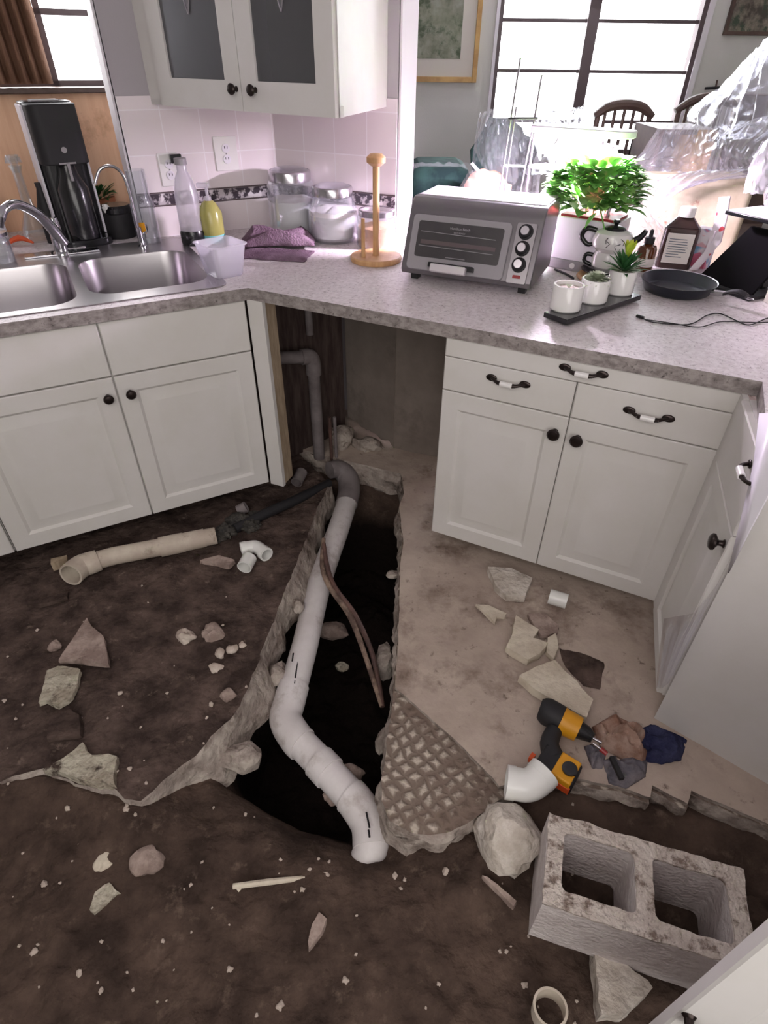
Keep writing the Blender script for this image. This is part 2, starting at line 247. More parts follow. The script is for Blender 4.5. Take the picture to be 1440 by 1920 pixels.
# ------------------------------------------------------------------ mesh helpers
def V(*a): return Vector(a)
class MB:
    def __init__(s): s.bm = bmesh.new()
    def box(s, c, d, rot=None):
        m = Matrix.Translation(Vector(c)) @ (rot.to_4x4() if rot else Matrix.Identity(4)) @ Matrix.Diagonal((d[0], d[1], d[2], 1))
        bmesh.ops.create_cube(s.bm, size=1, matrix=m); return s
    def b6(s, x0, x1, y0, y1, z0, z1): return s.box(((x0 + x1) / 2, (y0 + y1) / 2, (z0 + z1) / 2), (abs(x1 - x0), abs(y1 - y0), abs(z1 - z0)))
    def lathe(s, prof, c=(0, 0, 0), seg=24, axis=None, sx=1, sy=1):
        c = Vector(c); q = Vector((0, 0, 1)).rotation_difference(Vector(axis).normalized()).to_matrix() if axis is not None else Matrix.Identity(3)
        rings = []
        for r, z in prof:
            if r < 1e-6: rings.append([s.bm.verts.new(c + q @ Vector((0, 0, z)))])
            else: rings.append([s.bm.verts.new(c + q @ Vector((r * sx * math.cos(2 * PI * k / seg), r * sy * math.sin(2 * PI * k / seg), z))) for k in range(seg)])
        for a, b in zip(rings, rings[1:]):
            for k in range(seg):
                k2 = (k + 1) % seg
                if len(a) == 1 and len(b) == 1: continue
                if len(a) == 1: s.bm.faces.new((a[0], b[k2], b[k]))
                elif len(b) == 1: s.bm.faces.new((a[k], a[k2], b[0]))
                else: s.bm.faces.new((a[k], a[k2], b[k2], b[k]))
        return s
    def cyl(s, p0, p1, r0, r1=None, seg=20):
        r1 = r0 if r1 is None else r1; p0 = Vector(p0); p1 = Vector(p1); L = (p1 - p0).length
        return s.lathe([(0, 0), (r0, 0), (r1, L), (0, L)], p0, seg, p1 - p0)
    def tube(s, pts, r, seg=12, cap=True, sub=0, inner=0):
        pts = [Vector(p) for p in pts]; rs = r if isinstance(r, (list, tuple)) else [r] * len(pts)
        if sub:
            P = [pts[0]] + pts + [pts[-1]]; o = []; orr = []
            for i in range(1, len(P) - 2):
                for k in range(sub):
                    t = k / sub; a, b, c, d = P[i - 1], P[i], P[i + 1], P[i + 2]
                    o.append(0.5 * ((2 * b) + (c - a) * t + (2 * a - 5 * b + 4 * c - d) * t * t + (3 * b - a - 3 * c + d) * t ** 3))
                    orr.append(rs[i - 1] * (1 - t) + rs[i] * t)
            o.append(pts[-1]); orr.append(rs[-1]); pts, rs = o, orr
        rings = []; up = None
        for i, p in enumerate(pts):
            t = (pts[min(i + 1, len(pts) - 1)] - pts[max(i - 1, 0)]).normalized()
            if up is None: up = t.orthogonal().normalized()
            up = (up - t * up.dot(t)).normalized(); sd = t.cross(up)
            rings.append([s.bm.verts.new(p + (up * math.cos(2 * PI * k / seg) + sd * math.sin(2 * PI * k / seg)) * rs[i]) for k in range(seg)])
            if inner: 
                rings[-1] = (rings[-1], [s.bm.verts.new(p + (up * math.cos(2 * PI * k / seg) + sd * math.sin(2 * PI * k / seg)) * rs[i] * inner) for k in range(seg)])
        def skin(A, flip=False):
            for a, b in zip(A, A[1:]):
                for k in range(seg):
                    k2 = (k + 1) % seg; f = (a[k], a[k2], b[k2], b[k])
                    s.bm.faces.new(f[::-1] if flip else f)
        if inner:
            skin([q[0] for q in rings]); skin([q[1] for q in rings], True)
            for q, fl in ((rings[0], False), (rings[-1], True)):
                for k in range(seg):
                    k2 = (k + 1) % seg; f = (q[0][k], q[1][k], q[1][k2], q[0][k2])
                    s.bm.faces.new(f[::-1] if fl else f)
        else:
            skin(rings)
            if cap: s.bm.faces.new(rings[0][::-1]); s.bm.faces.new(rings[-1])
        return s
    def prism(s, poly, z0, z1):
        a = [s.bm.verts.new((p[0], p[1], z0)) for p in poly]; b = [s.bm.verts.new((p[0], p[1], z1)) for p in poly]
        s.bm.faces.new(a[::-1]); s.bm.faces.new(b); n = len(poly)
        for i in range(n): s.bm.faces.new((a[i], a[(i + 1) % n], b[(i + 1) % n], b[i]))
        return s
    def sph(s, c, r, sc=(1, 1, 1), seg=16, amp=0, freq=3, seed=0, ico=False):
        m = Matrix.Translation(Vector(c)) @ Matrix.Diagonal((sc[0], sc[1], sc[2], 1))
        if ico: v = bmesh.ops.create_icosphere(s.bm, subdivisions=3 if amp else 2, radius=r, matrix=m)['verts']
        else: v = bmesh.ops.create_uvsphere(s.bm, u_segments=seg, v_segments=seg // 2 + 2, radius=r, matrix=m)['verts']
        if amp:
            for q in v:
                d = (q.co - Vector(c)); q.co += d * amp * (noise.noise(d * freq / r + Vector((seed, seed * 2.3, 1.1))) + 0.5 * noise.noise(d * freq * 2.7 / r + Vector((seed, 3, 1))))
        return s
    def quad(s, *p):
        s.bm.faces.new([s.bm.verts.new(Vector(q)) for q in p]); return s
    def grid(s, f, nu, nv):
        g = [[s.bm.verts.new(Vector(f(i / nu, j / nv))) for j in range(nv + 1)] for i in range(nu + 1)]
        for i in range(nu):
            for j in range(nv): s.bm.faces.new((g[i][j], g[i + 1][j], g[i + 1][j + 1], g[i][j + 1]))
        return s
    def build(s, name, m, parent=None, world=False, bevel=0, origin=None, loc=None, rotz=None, angle=35, solid=0, fixn=True):
        bm = s.bm
        if fixn: bmesh.ops.recalc_face_normals(bm, faces=bm.faces)
        if world and parent is not None:
            inv = parent['_mw'] if False else MW[parent.name].inverted(); bmesh.ops.transform(bm, matrix=inv, verts=bm.verts)
        if origin is not None: bmesh.ops.translate(bm, vec=-Vector(origin), verts=bm.verts)
        ca = math.radians(angle)
        for f in bm.faces: f.smooth = True
        for e in bm.edges:
            if len(e.link_faces) == 2 and e.calc_face_angle(0) > ca: e.smooth = False
        me = bpy.data.meshes.new(name); bm.to_mesh(me); bm.free(); me.materials.append(m)
        o = bpy.data.objects.new(name, me); C.objects.link(o)
        L = Vector(origin) if origin is not None else Vector((0, 0, 0))
        if loc is not None: L = Vector(loc)
        o.location = L
        if rotz: o.rotation_euler = (0, 0, rotz)
        MW[o.name] = Matrix.Translation(L) @ Matrix.Rotation(rotz or 0, 4, 'Z')
        if parent is not None:
            o.parent = parent; MW[o.name] = MW[parent.name] @ MW[o.name]
        if bevel:
            b = o.modifiers.new('bevel', 'BEVEL'); b.width = bevel; b.segments = 2; b.limit_method = 'ANGLE'; b.angle_limit = math.radians(40)
        if solid:
            b = o.modifiers.new('solid', 'SOLIDIFY'); b.thickness = solid; b.offset = -1
        return o
MW = {}
def tag(o, label=None, cat=None, group=None, kind=None):
    if label: o['label'] = label
    if cat: o['category'] = cat
    if group: o['group'] = group
    if kind: o['kind'] = kind
    return o
def thing(name, label, cat, loc=(0, 0, 0), rotz=0, group=None):
    o = bpy.data.objects.new(name, None); C.objects.link(o); o.location = loc; o.rotation_euler = (0, 0, rotz)
    o.empty_display_size = 0.05
    MW[o.name] = Matrix.Translation(Vector(loc)) @ Matrix.Rotation(rotz, 4, 'Z')
    return tag(o, label, cat, group)
def struct(mb, name, m, **k): return tag(mb.build(name, m, **k), kind='structure')
# ------------------------------------------------------------------ plan: two counter runs meeting at 124 degrees
c0 = at(465, 540, 0.914).to_2d()
dA = Vector((0.87874, 0.47729)); nA = Vector((-0.47729, 0.87874)); aA = math.atan2(dA.y, dA.x)
dB = Vector((0.89822, -0.43955)); nB = Vector((0.43955, 0.89822)); aB = math.atan2(dB.y, dB.x)
def PA(s, t, z=0.914): p = c0 + dA * s + nA * t; return Vector((p.x, p.y, z))
def PB(s, t, z=0.914): p = c0 + dB * s + nB * t; return Vector((p.x, p.y, z))
def stA(x, y, z=0.914): v = at(x, y, z).to_2d() - c0; return v.dot(dA), v.dot(nA)
def stB(x, y, z=0.914): v = at(x, y, z).to_2d() - c0; return v.dot(dB), v.dot(nB)
def szA(x, y, t): p = onpl(x, y, PA(0, t), nA); return (p.to_2d() - c0).dot(dA), p.z
def szB(x, y, t): p = onpl(x, y, PB(0, t), nB); return (p.to_2d() - c0).dot(dB), p.z
DEP = 0.85
def isect(p, d, q, e):
    den = d.x * e.y - d.y * e.x; t = ((q.x - p.x) * e.y - (q.y - p.y) * e.x) / den; return p + d * t
WC = isect(PA(0, DEP).to_2d(), dA, PB(0, DEP).to_2d(), dB)          # inner wall corner
sA_end = szA(175, 0, DEP)[0]; sB_end = szB(746, 200, DEP)[0]
WAe = PA(sA_end, DEP).to_2d(); WBe = PB(sB_end, DEP).to_2d()
# third run (towards the camera on the right)
F0 = Vector((0.925, 1.298)); F1 = Vector((0.80, 1.0)); dF = (F1 - F0).normalized(); nF = Vector((dF.y, -dF.x))
if nF.x > 0: nF = -nF
# ------------------------------------------------------------------ ground
def inpoly(p, poly):
    c = False; n = len(poly); j = n - 1
    for i in range(n):
        a, b = poly[i], poly[j]
        if (a[1] > p[1]) != (b[1] > p[1]) and p[0] < (b[0] - a[0]) * (p[1] - a[1]) / (b[1] - a[1]) + a[0]: c = not c
        j = i
    return c
def sdist(p, poly):
    d = 1e9; n = len(poly)
    for i in range(n):
        a = Vector(poly[i][:2]); b = Vector(poly[(i + 1) % n][:2]); ab = b - a; t = max(0, min(1, (Vector(p) - a).dot(ab) / max(ab.dot(ab), 1e-9)))
        d = min(d, (Vector(p) - a - ab * t).length)
    return d if inpoly(p, poly) else -d
def sm(t): t = max(0, min(1, t)); return t * t * (3 - 2 * t)
def px0(L, z=0.0): return [at(x, y, z).to_2d() for x, y in L]
trench = px0([(615, 872), (770, 888), (800, 1000), (790, 1300), (765, 1500), (800, 1600), (720, 1640), (650, 1625), (590, 1600), (500, 1560), (440, 1500), (380, 1440), (400, 1330), (440, 1230), (500, 1100), (560, 950)])
def fbm(x, y, s, seed=0): return noise.noise(Vector((x * s, y * s, seed))) + 0.5 * noise.noise(Vector((x * s * 2.1, y * s * 2.1, seed + 5))) + 0.25 * noise.noise(Vector((x * s * 4.3, y * s * 4.3, seed + 9)))
SEGL = px0([(-60, 1475), (80, 1452), (215, 1500), (262, 1512)]); SEGR = px0([(1040, 1475), (1130, 1490), (1220, 1510), (1300, 1515), (1440, 1560), (1500, 1600)])
def segd(p, L):
    best = 9
    for a, b in zip(L, L[1:]):
        ab = b - a; t = max(0, min(1, (Vector(p) - a).dot(ab) / ab.dot(ab))); best = min(best, (Vector(p) - a - ab * t).length)
    return best, 0
def ground_h(x, y):
    h = -0.105 + 0.022 * fbm(x, y, 3) + 0.009 * fbm(x, y, 20, 3) + 0.018 * max(0, fbm(x, y, 8, 7))
    d = sdist((x, y), trench)
    w = 0.06 + 0.34 * sm((1.05 - y) / 0.45)
    dep = 0.52 - 0.24 * sm((1.15 - y) / 0.5)
    h -= dep * sm((d + 0.01) / w) * (1 - 0.1 * fbm(x, y, 6, 2))
    # spoil heap against the broken end of the left slab and beside the right slab
    c = at(180, 1570, -0.1); h += 0.05 * math.exp(-((x - c.x) ** 2 / 0.06 + (y - c.y) ** 2 / 0.02))
    c = at(900, 1620, -0.1); h += 0.06 * math.exp(-((x - c.x) ** 2 / 0.012 + (y - c.y) ** 2 / 0.01))
    ds, w_ = segd((x, y), SEGL); h = max(h, -.012 - ds * .55) if d < 0.02 else h
    ds, w_ = segd((x, y), SEGR); h = max(h, -.035 - ds * .30) if d < 0.02 else h
    c = at(1200, 1500, 0); h += 0 * 0.045 * math.exp(-((x - c.x) ** 2 / 0.06 + (y - c.y) ** 2 / 0.004))
    return h
g = MB()
X0, X1, Y0, Y1, NX, NY = -1.7, 1.5, -.4, 2.75, 330, 330
def gx(u): return X0 + (X1 - X0) * u
def gy(v): return Y0 + (Y1 - Y0) * v
g.grid(lambda u, v: (gx(u), gy(v), ground_h(gx(u), gy(v))), NX, NY)
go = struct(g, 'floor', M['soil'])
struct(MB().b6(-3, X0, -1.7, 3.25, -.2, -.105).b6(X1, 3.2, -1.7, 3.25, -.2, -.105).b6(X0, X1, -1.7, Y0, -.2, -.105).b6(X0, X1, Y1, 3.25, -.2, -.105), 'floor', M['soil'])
def roughen(pts, step, amp, seed):
    out = []; n = len(pts)
    for i in range(n):
        a, b = pts[i], pts[(i + 1) % n]; L = (b - a).length; k = max(1, int(L / step)); pr = Vector((-(b - a).y, (b - a).x)).normalized()
        for j in range(k):
            p = a.lerp(b, j / k); q = noise.noise(Vector((p.x * 18, p.y * 18, seed))) + 0.6 * noise.noise(Vector((p.x * 50, p.y * 50, seed + 3)))
            out.append(p + pr * q * amp)
    return out
def slabmesh(outline, top, thick, m_top, m_side, name, grid=0.03, amp=0.004, step=0.015, jag=0.008, seed=1, fs=12, structure=True, flare=0.012, slope=0.0):
    """broken plate: a jagged outline, uneven top, ragged side walls"""
    pts = roughen(outline, step, jag, seed); n = len(pts)
    xs = [p.x for p in pts]; ys = [p.y for p in pts]; inner = []
    x = min(xs)
    while x < max(xs):
        y = min(ys)
        while y < max(ys):
            q = (x + random.uniform(-.3, .3) * grid, y + random.uniform(-.3, .3) * grid)
            if inpoly(q, pts) and sdist(q, pts) > grid * 0.4: inner.append(Vector(q))
            y += grid
        x += grid
    vs, _, fc, ov, _, _ = delaunay_2d_cdt(pts + inner, [(i, (i + 1) % n) for i in range(n)], [list(range(n))], 1, 1e-5)
    bm = bmesh.new()
    tv = []
    for i, p in enumerate(vs):
        z = top + amp * fbm(p.x, p.y, fs, seed)
        tv.append(bm.verts.new((p.x, p.y, z)))
    idx = {}
    for i, o in enumerate(ov):
        for k in o:
            if k < n: idx[k] = i
    for f in fc:
        try: bm.faces.new([tv[i] for i in f])
        except ValueError: pass
    for f in bm.faces: f.material_index = 0
    cen = Vector((sum(xs) / n, sum(ys) / n)); rows = [[tv[idx[i]] for i in range(n)]]
    K = max(2, int(thick / 0.02))
    for r in range(1, K + 1):
        row = []
        for i in range(n):
            p = pts[i]; a = pts[i - 1]; b = pts[(i + 1) % n]; tn = (b - a).normalized() if (b - a).length > 1e-6 else Vector((1, 0)); nr = Vector((tn.y, -tn.x))
            off = flare * (noise.noise(Vector((p.x * 22, p.y * 22, r * 0.7 + seed))) + 0.25) + slope * r / K * (.5 + noise.noise(Vector((p.x * 6, p.y * 6, seed))))
            row.append(bm.verts.new((p.x + nr.x * off * ORI, p.y + nr.y * off * ORI, top - thick * r / K)))
        rows.append(row)
    for a, b in zip(rows, rows[1:]):
        for i in range(n):
            try:
                f = bm.faces.new((a[i], a[(i + 1) % n], b[(i + 1) % n], b[i])); f.material_index = 1
            except ValueError: pass
    try: bm.faces.new(rows[-1]).material_index = 1
    except ValueError: pass
    bmesh.ops.recalc_face_normals(bm, faces=bm.faces)
    ca = math.radians(40)
    org = Vector((cen.x, cen.y, top - thick)) if not structure else Vector((0, 0, 0))
    bmesh.ops.translate(bm, vec=-org, verts=bm.verts)
    for f in bm.faces: f.smooth = True
    for e in bm.edges:
        if len(e.link_faces) == 2 and e.calc_face_angle(0) > ca: e.smooth = False
    me = bpy.data.meshes.new(name); bm.to_mesh(me); bm.free(); me.materials.append(m_top); me.materials.append(m_side)
    o = bpy.data.objects.new(name, me); C.objects.link(o); o.location = org
    MW[o.name] = Matrix.Translation(org)
    if structure: o['kind'] = 'structure'
    return o
ORI = 1
def ccw(p):
    a = sum(p[i].x * p[(i + 1) % len(p)].y - p[(i + 1) % len(p)].x * p[i].y for i in range(len(p)))
    return p if a > 0 else p[::-1]
left_px = [(618, 905), (600, 945), (578, 1000), (562, 1045), (549, 1074), (530, 1120), (512, 1165), (494, 1212), (474, 1265), (455, 1315), (432, 1350), (413, 1368), (382, 1402), (365, 1415), (333, 1440), (298, 1475), (262, 1500), (235, 1498), (212, 1478), (150, 1470), (80, 1440), (40, 1452), (0, 1466)]
lo = px0(left_px)
lo += [Vector((-1.9, 0.95)), Vector((-2.2, 1.4)), PA(-1.6, 0.10).to_2d(), PA(-0.05, 0.9).to_2d(), at(560, 850, 0).to_2d()]
slabmesh(ccw(lo), 0.0, 0.15, M['slab_dirty'], M['slab_edge'], 'floor', amp=0.014, fs=8, seed=2, jag=0.007, grid=0.025, flare=0.009, slope=.075)
right_px = [(752, 890), (756, 930), (746, 955), (750, 990), (754, 1020), (748, 1065), (747, 1130), (745, 1200), (740, 1260), (737, 1300), (726, 1380), (718, 1450), (716, 1500), (732, 1540), (768, 1562), (820, 1566), (868, 1550), (905, 1525), (936, 1498), (990, 1470), (1040, 1462), (1098, 1472), (1130, 1480), (1160, 1485), (1218, 1507), (1218, 1480), (1288, 1519), (1292, 1490), (1374, 1526), (1440, 1555)]
ro = px0(right_px)
ro += [Vector((1.35, 0.5)), Vector((2.2, 0.6)), Vector((2.2, 3.2)), PB(0.9, 1.3).to_2d(), PB(-0.3, 1.3).to_2d(), at(560, 845, 0).to_2d(), at(630, 862, 0).to_2d()]
slabmesh(ccw(ro), 0.0, 0.12, M['hatch'], M['slab_edge'], 'floor', amp=0.006, seed=5, jag=0.006, grid=0.035, flare=0.02)
over_px = [(752, 893), (757, 930), (748, 955), (752, 990), (756, 1020), (750, 1065), (749, 1130), (747, 1200), (743, 1255), (741, 1293), (800, 1345), (860, 1400), (905, 1445), (935, 1480), (985, 1466), (1040, 1458), (1098, 1468), (1160, 1481), (1217, 1500), (1220, 1477), (1287, 1513), (1293, 1487), (1374, 1522), (1440, 1551)]
oo = px0(over_px)
oo += [Vector((1.33, 0.53)), Vector((2.15, 0.65)), Vector((2.15, 3.1)), PB(0.9, 1.25).to_2d(), PB(-0.28, 1.28).to_2d(), at(565, 846, 0).to_2d(), at(630, 864, 0).to_2d()]
slabmesh(ccw(oo), 0.014, 0.012, M['slab'], M['slab_edge'], 'floor', amp=0.005, seed=8, jag=0.003, grid=0.035, flare=0.002, fs=5)
# dining room floor beyond the kitchen, ceiling and shell
struct(MB().b6(-3.0, 3.2, 3.25, 4.95, -0.12, 0.0), 'floor', M['darkwood'])
cl_ = MB(); cl_.prism([(-3.1, -1.75), (3.2, -1.75), (3.2, 4.92), (-1.0, 4.92), (-1.0, 3.2), (-1.45, 3.2), (-3.1, 2.3)], 2.44, 2.5); struct(cl_, 'ceiling', M['wall_white'])
struct(MB().b6(-1.05, -.95, 3.25, 4.92, -.12, 2.44), 'wall_dining_left', M['wall_sage'])
YB = 4.8
# back wall with the dining window hole
wl = aty(937, 20, YB).x; wr = aty(1326, 20, YB).x; sill = 1.00; headz = 2.15
b = MB(); b.b6(-1.0, wl, YB, YB + .12, 0, 2.44); b.b6(wr, 3.2, YB, YB + .12, 0, 2.44); b.b6(wl, wr, YB, YB + .12, 0, sill); b.b6(wl, wr, YB, YB + .12, headz, 2.44)
struct(b, 'wall_back', M['wall_sage'])
wn = thing('window_1', 'dining room window with dark metal bars and white glare outside', 'window', ((wl + wr) / 2, YB, sill)); wn['kind'] = 'structure'
mx = aty(1110, 50, YB).x
b = MB(); b.b6(wl, wl + .025, YB - .01, YB + .06, sill, headz); b.b6(wr - .03, wr, YB - .01, YB + .06, sill, headz); b.b6(mx - .035, mx + .035, YB - .01, YB + .06, sill, headz); b.b6(wl, wr, YB - .01, YB + .06, sill, sill + .04); b.b6(wl, wr, YB - .01, YB + .06, headz - .04, headz)
b.build('window_frame', M['frame_metal'], wn, world=True)
for z in (aty(1120, 39, YB).z, aty(1100, 134, YB).z, aty(1080, 228, YB).z, aty(1120, 39, YB).z + .27):
    b = MB(); b.b6(wl, wr, YB + .005, YB + .045, z - .009, z + .009); b.build('glazing_bar', M['frame_metal'], wn, world=True)
MB().b6(wl, wr, YB + .03, YB + .034, sill, headz).build('pane', M['pane'], wn, world=True)
MB().b6(wr, wr + .035, YB - .02, YB, sill, headz).b6(wl - .02, wl, YB - .02, YB, sill, headz).build('casing', M['wall_white'], wn, world=True)
b = MB(); b.b6(3.1, 3.22, -1.7, 5.0, -.12, 2.44); struct(b, 'wall_right', M['wall_sage'])
b = MB(); b.b6(-3.1, 3.3, -1.75, -1.63, -.12, 2.44); struct(b, 'wall_front', M['wall_sage'])
b = MB(); b.b6(-3.12, -3.0, -1.7, 2.1, -.12, 2.44); struct(b, 'wall_left', M['wall_sage'])
# kitchen wall pieces behind the counters
TH = 0.14
def wallpoly(z0, z1):
    return MB().prism([WAe, WC, WBe, WBe + nB * TH, isect((PA(0, DEP + TH)).to_2d(), dA, PB(0, DEP + TH).to_2d(), dB), WAe + nA * TH], z0, z1)
struct(wallpoly(-0.1, 2.44), 'wall_kitchen', M['wall_grey'])
# white end trims
b = MB(); b.prism([WAe - dA * .004, WAe - dA * .012 + nA * 0, WAe - dA * .012 + nA * TH, WAe - dA * .004 + nA * TH], 0.914, 2.44); struct(b, 'trim_1', M['wall_white'])
b = MB(); b.prism([WBe + dB * .004, WBe + dB * .012, WBe + dB * .012 + nB * TH, WBe + dB * .004 + nB * TH], 0.0, 2.44); struct(b, 'trim_2', M['wall_white'])
TT = szB(735, 185, DEP)[1]                                  # tile top
def tilepanel(P, s0, s1, ang, name):
    lenx = abs(s1 - s0); o = P(min(s0, s1), DEP, 0.914)
    b = MB(); b.b6(0, lenx, -0.006, 0.0, 0, TT - .914)
    t = b.build(name, M['tile'], loc=o, rotz=ang); t['kind'] = 'structure'; return t
sWA = (WC - c0).dot(dA); sWB = (WC - c0).dot(dB)
tilepanel(PA, sA_end, sWA, aA, 'wall_left_tiles'); tilepanel(PB, sWB, sB_end, aB, 'wall_right_tiles')
zb1 = szA(440, 352, DEP)[1]; zb0 = szA(440, 372, DEP)[1]
for P, s0, s1, a, n in ((PA, sA_end, sWA, aA, 'trim_3'), (PB, sWB, sB_end, aB, 'trim_4')):
    b = MB().b6(0, s1 - s0, -.0085, -.006, 0, zb1 - zb0); o = b.build(n, M['border'], loc=P(s0, DEP, zb0), rotz=a); o['kind'] = 'structure'
    b = MB().b6(0, s1 - s0, -.0095, -.006, -.006, -.001).b6(0, s1 - s0, -.0095, -.006, zb1 - zb0 + .001, zb1 - zb0 + .006); o = b.build(n, M['label_ink'] if False else M['frame_metal'], loc=P(s0, DEP, zb0), rotz=a); o['kind'] = 'structure'
# recess to the left of the tiled wall: honey plywood under a window ledge, window and brown curtain
RD = 1.22
zl = szA(100, 163, RD)[1]
s_l = szA(20, 470, RD)[0] - .25
b = MB().b6(s_l, 0.2, RD, RD + .02, .914, zl - .02)
o = b.build('wall_recess', M['ply'], loc=(c0.x, c0.y, 0), rotz=aA); o['kind'] = 'structure'
b = MB().b6(s_l - 1.2, s_l, RD + .005, RD + .1, 0, 2.44).b6(s_l - 1.2, .2, RD + .03, RD + .1, 0, zl - .02); o = b.build('wall_far_left', M['wall_white'], loc=(c0.x, c0.y, 0), rotz=aA); o['kind'] = 'structure'
b = MB().b6(s_l - .1, 0.2, RD - .07, RD + .14, zl - .02, zl); o = b.build('window_sill', M['darkwood'], loc=(c0.x, c0.y, 0), rotz=aA, bevel=.004); o.name = 'window_2_sill'; o['kind'] = 'structure'
sw0 = szA(60, 80, RD)[0]; 
b = MB().b6(s_l - .1, 0.2, RD + .03, RD + .1, 2.05, 2.44).b6(-.05, .2, RD + .03, RD + .1, zl, 2.05); o = b.build('wall_recess_top', M['wall_white'], loc=(c0.x, c0.y, 0), rotz=aA); o['kind'] = 'structure'
w2 = thing('window_2', 'small window above the plywood ledge on the left', 'window', PA(sw0 + .2, RD + .05, zl), aA); w2['kind'] = 'structure'
zbar = szA(130, 22, RD)[1] - zl
s0l = szA(92, 100, RD)[0] - (sw0 + .2)
b = MB().b6(-.7, 0.5, .0, .03, 0, .02).b6(s0l - .012, s0l + .012, 0, .03, 0, .62).b6(-.7, 0.5, 0, .03, zbar - .01, zbar + .01)
b.build('window_frame', M['frame_metal'], w2); MB().b6(-.7, .5, .012, .016, 0, .62).build('pane', M['pane'], w2)
b = MB()
sc0 = szA(-60, 80, RD)[0]; sc1 = szA(88, 120, RD)[0]
def curt(u, v):
    s = sc0 + (sc1 - sc0) * u; return (s, RD - .03 + .022 * math.sin(u * 38 + 2 * math.sin(v * 2)), zl + .012 + v * 0.75)
b.grid(curt, 90, 10); o = b.build('curtain', M['curtain'], loc=(c0.x, c0.y, 0), rotz=aA, solid=.003)
tag(o, 'brown pleated curtain beside the small left window', 'curtain')
# torn-open bay under the counter: dark stud board, then bare drywall
def vpanel(name, a, b_, z0a, z0b, z1, th, m, jag=0.0, label=None):
    a = Vector(a[:2]); b_ = Vector(b_[:2]); d = (b_ - a); L = d.length; b = MB(); n = max(2, int(L / .012)); bm = b.bm
    rows = []
    for y in (0, th):
        lo_ = [bm.verts.new((L * i / n, y, z0a + (z0b - z0a) * i / n + (jag * noise.noise(Vector((i * .35, 1, z0a * 9))) if 0 < i else 0))) for i in range(n + 1)]
        hi_ = [bm.verts.new((L * i / n, y, z1)) for i in range(n + 1)]; rows.append((lo_, hi_))
    for i in range(n):
        for r in rows: bm.faces.new((r[0][i], r[0][i + 1], r[1][i + 1], r[1][i]))
        for k in (0, 1): bm.faces.new((rows[0][k][i], rows[0][k][i + 1], rows[1][k][i + 1], rows[1][k][i]))
    for i in (0, n): bm.faces.new((rows[0][0][i], rows[0][1][i], rows[1][1][i], rows[1][0][i]))
    o = b.build(name, m, loc=(a.x, a.y, 0), rotz=math.atan2(d.y, d.x)); o['kind'] = 'structure'; return o
vpanel('wall_bay_boards', at(500, 878, 0), at(648, 812, 0), 0.0, 0.0, .873, .02, M['board_dark'])
vpanel('wall_bay_drywall', at(652, 790, .03), at(737, 836, .03), 0.05, 0.035, .873, .015, M['drywall'], .02)
vpanel('wall_bay_drywall', at(737, 838, .02), at(850, 868, .0), 0.0, 0.0, .873, .03, M['drywall'])
# ------------------------------------------------------------------ cabinets (local frame: x along the run, y into the wall, z up)
def door_mesh(x0, x1, z0, z1, y=0.0, th=0.018, inset=0.058, flat=False, hole=None):
    b = MB(); bm = b.bm
    def ring(i, yy): return [bm.verts.new(p) for p in ((x0 + i, yy, z0 + i), (x1 - i, yy, z0 + i), (x1 - i, yy, z1 - i), (x0 + i, yy, z1 - i))]
    prof = [(0, y), (0, y - th + .003), (.003, y - th)]
    if not flat: prof += [(inset, y - th), (inset + .010, y - th + .008), (inset + .020, y - th + .008), (inset + .050, y - th - .001), (inset + .056, y - th - .001)]
    R = [ring(i, yy) for i, yy in prof]
    bm.faces.new(R[0]); bm.faces.new(R[-1][::-1])
    for a, c in zip(R, R[1:]):
        for k in range(4): bm.faces.new((a[k], a[(k + 1) % 4], c[(k + 1) % 4], c[k]))
    return b
def knob(parent, x, y, z, m='bronze', name='knob', ax=(0, -1, 0), k=1.0):
    b = MB().lathe([(0, 0), (.009 * k, 0), (.006 * k, .004), (.0055 * k, .012), (.010 * k, .016), (.0165 * k, .021), (.017 * k, .026), (.013 * k, .031), (.005 * k, .033), (0, .033)], (x, y, z), 20, ax)
    return b.build(name, M[m], parent)
def pull(parent, x, y, z, ax=1):
    """bronze pull with two leaf ends and a white ceramic grip, lying along x"""
    b = MB()
    for s in (-1, 1):
        b.sph((x + s * .052, y - .003, z), .013, (1.35, .35, .85), 14)
        if s < 0: b.cyl((x - .03, y - .0225, z - .004), (x + .03, y - .0225, z - .004), .0045, seg=8)
        b.tube([(x + s * .050, y - .004, z), (x + s * .040, y - .014, z - .001), (x + s * .028, y - .021, z - .003), (x + s * .016, y - .023, z - .004)], [.0065, .005, .0055, .0075], 10, sub=3)
    h = b.build('handle', M['bronze'], parent)
    MB().cyl((x - .019, y - .0235, z - .004), (x + .019, y - .0235, z - .004), .0085, seg=16).build('grip', M['ceramic'], h, bevel=.001)
    return h
FT = 0.025
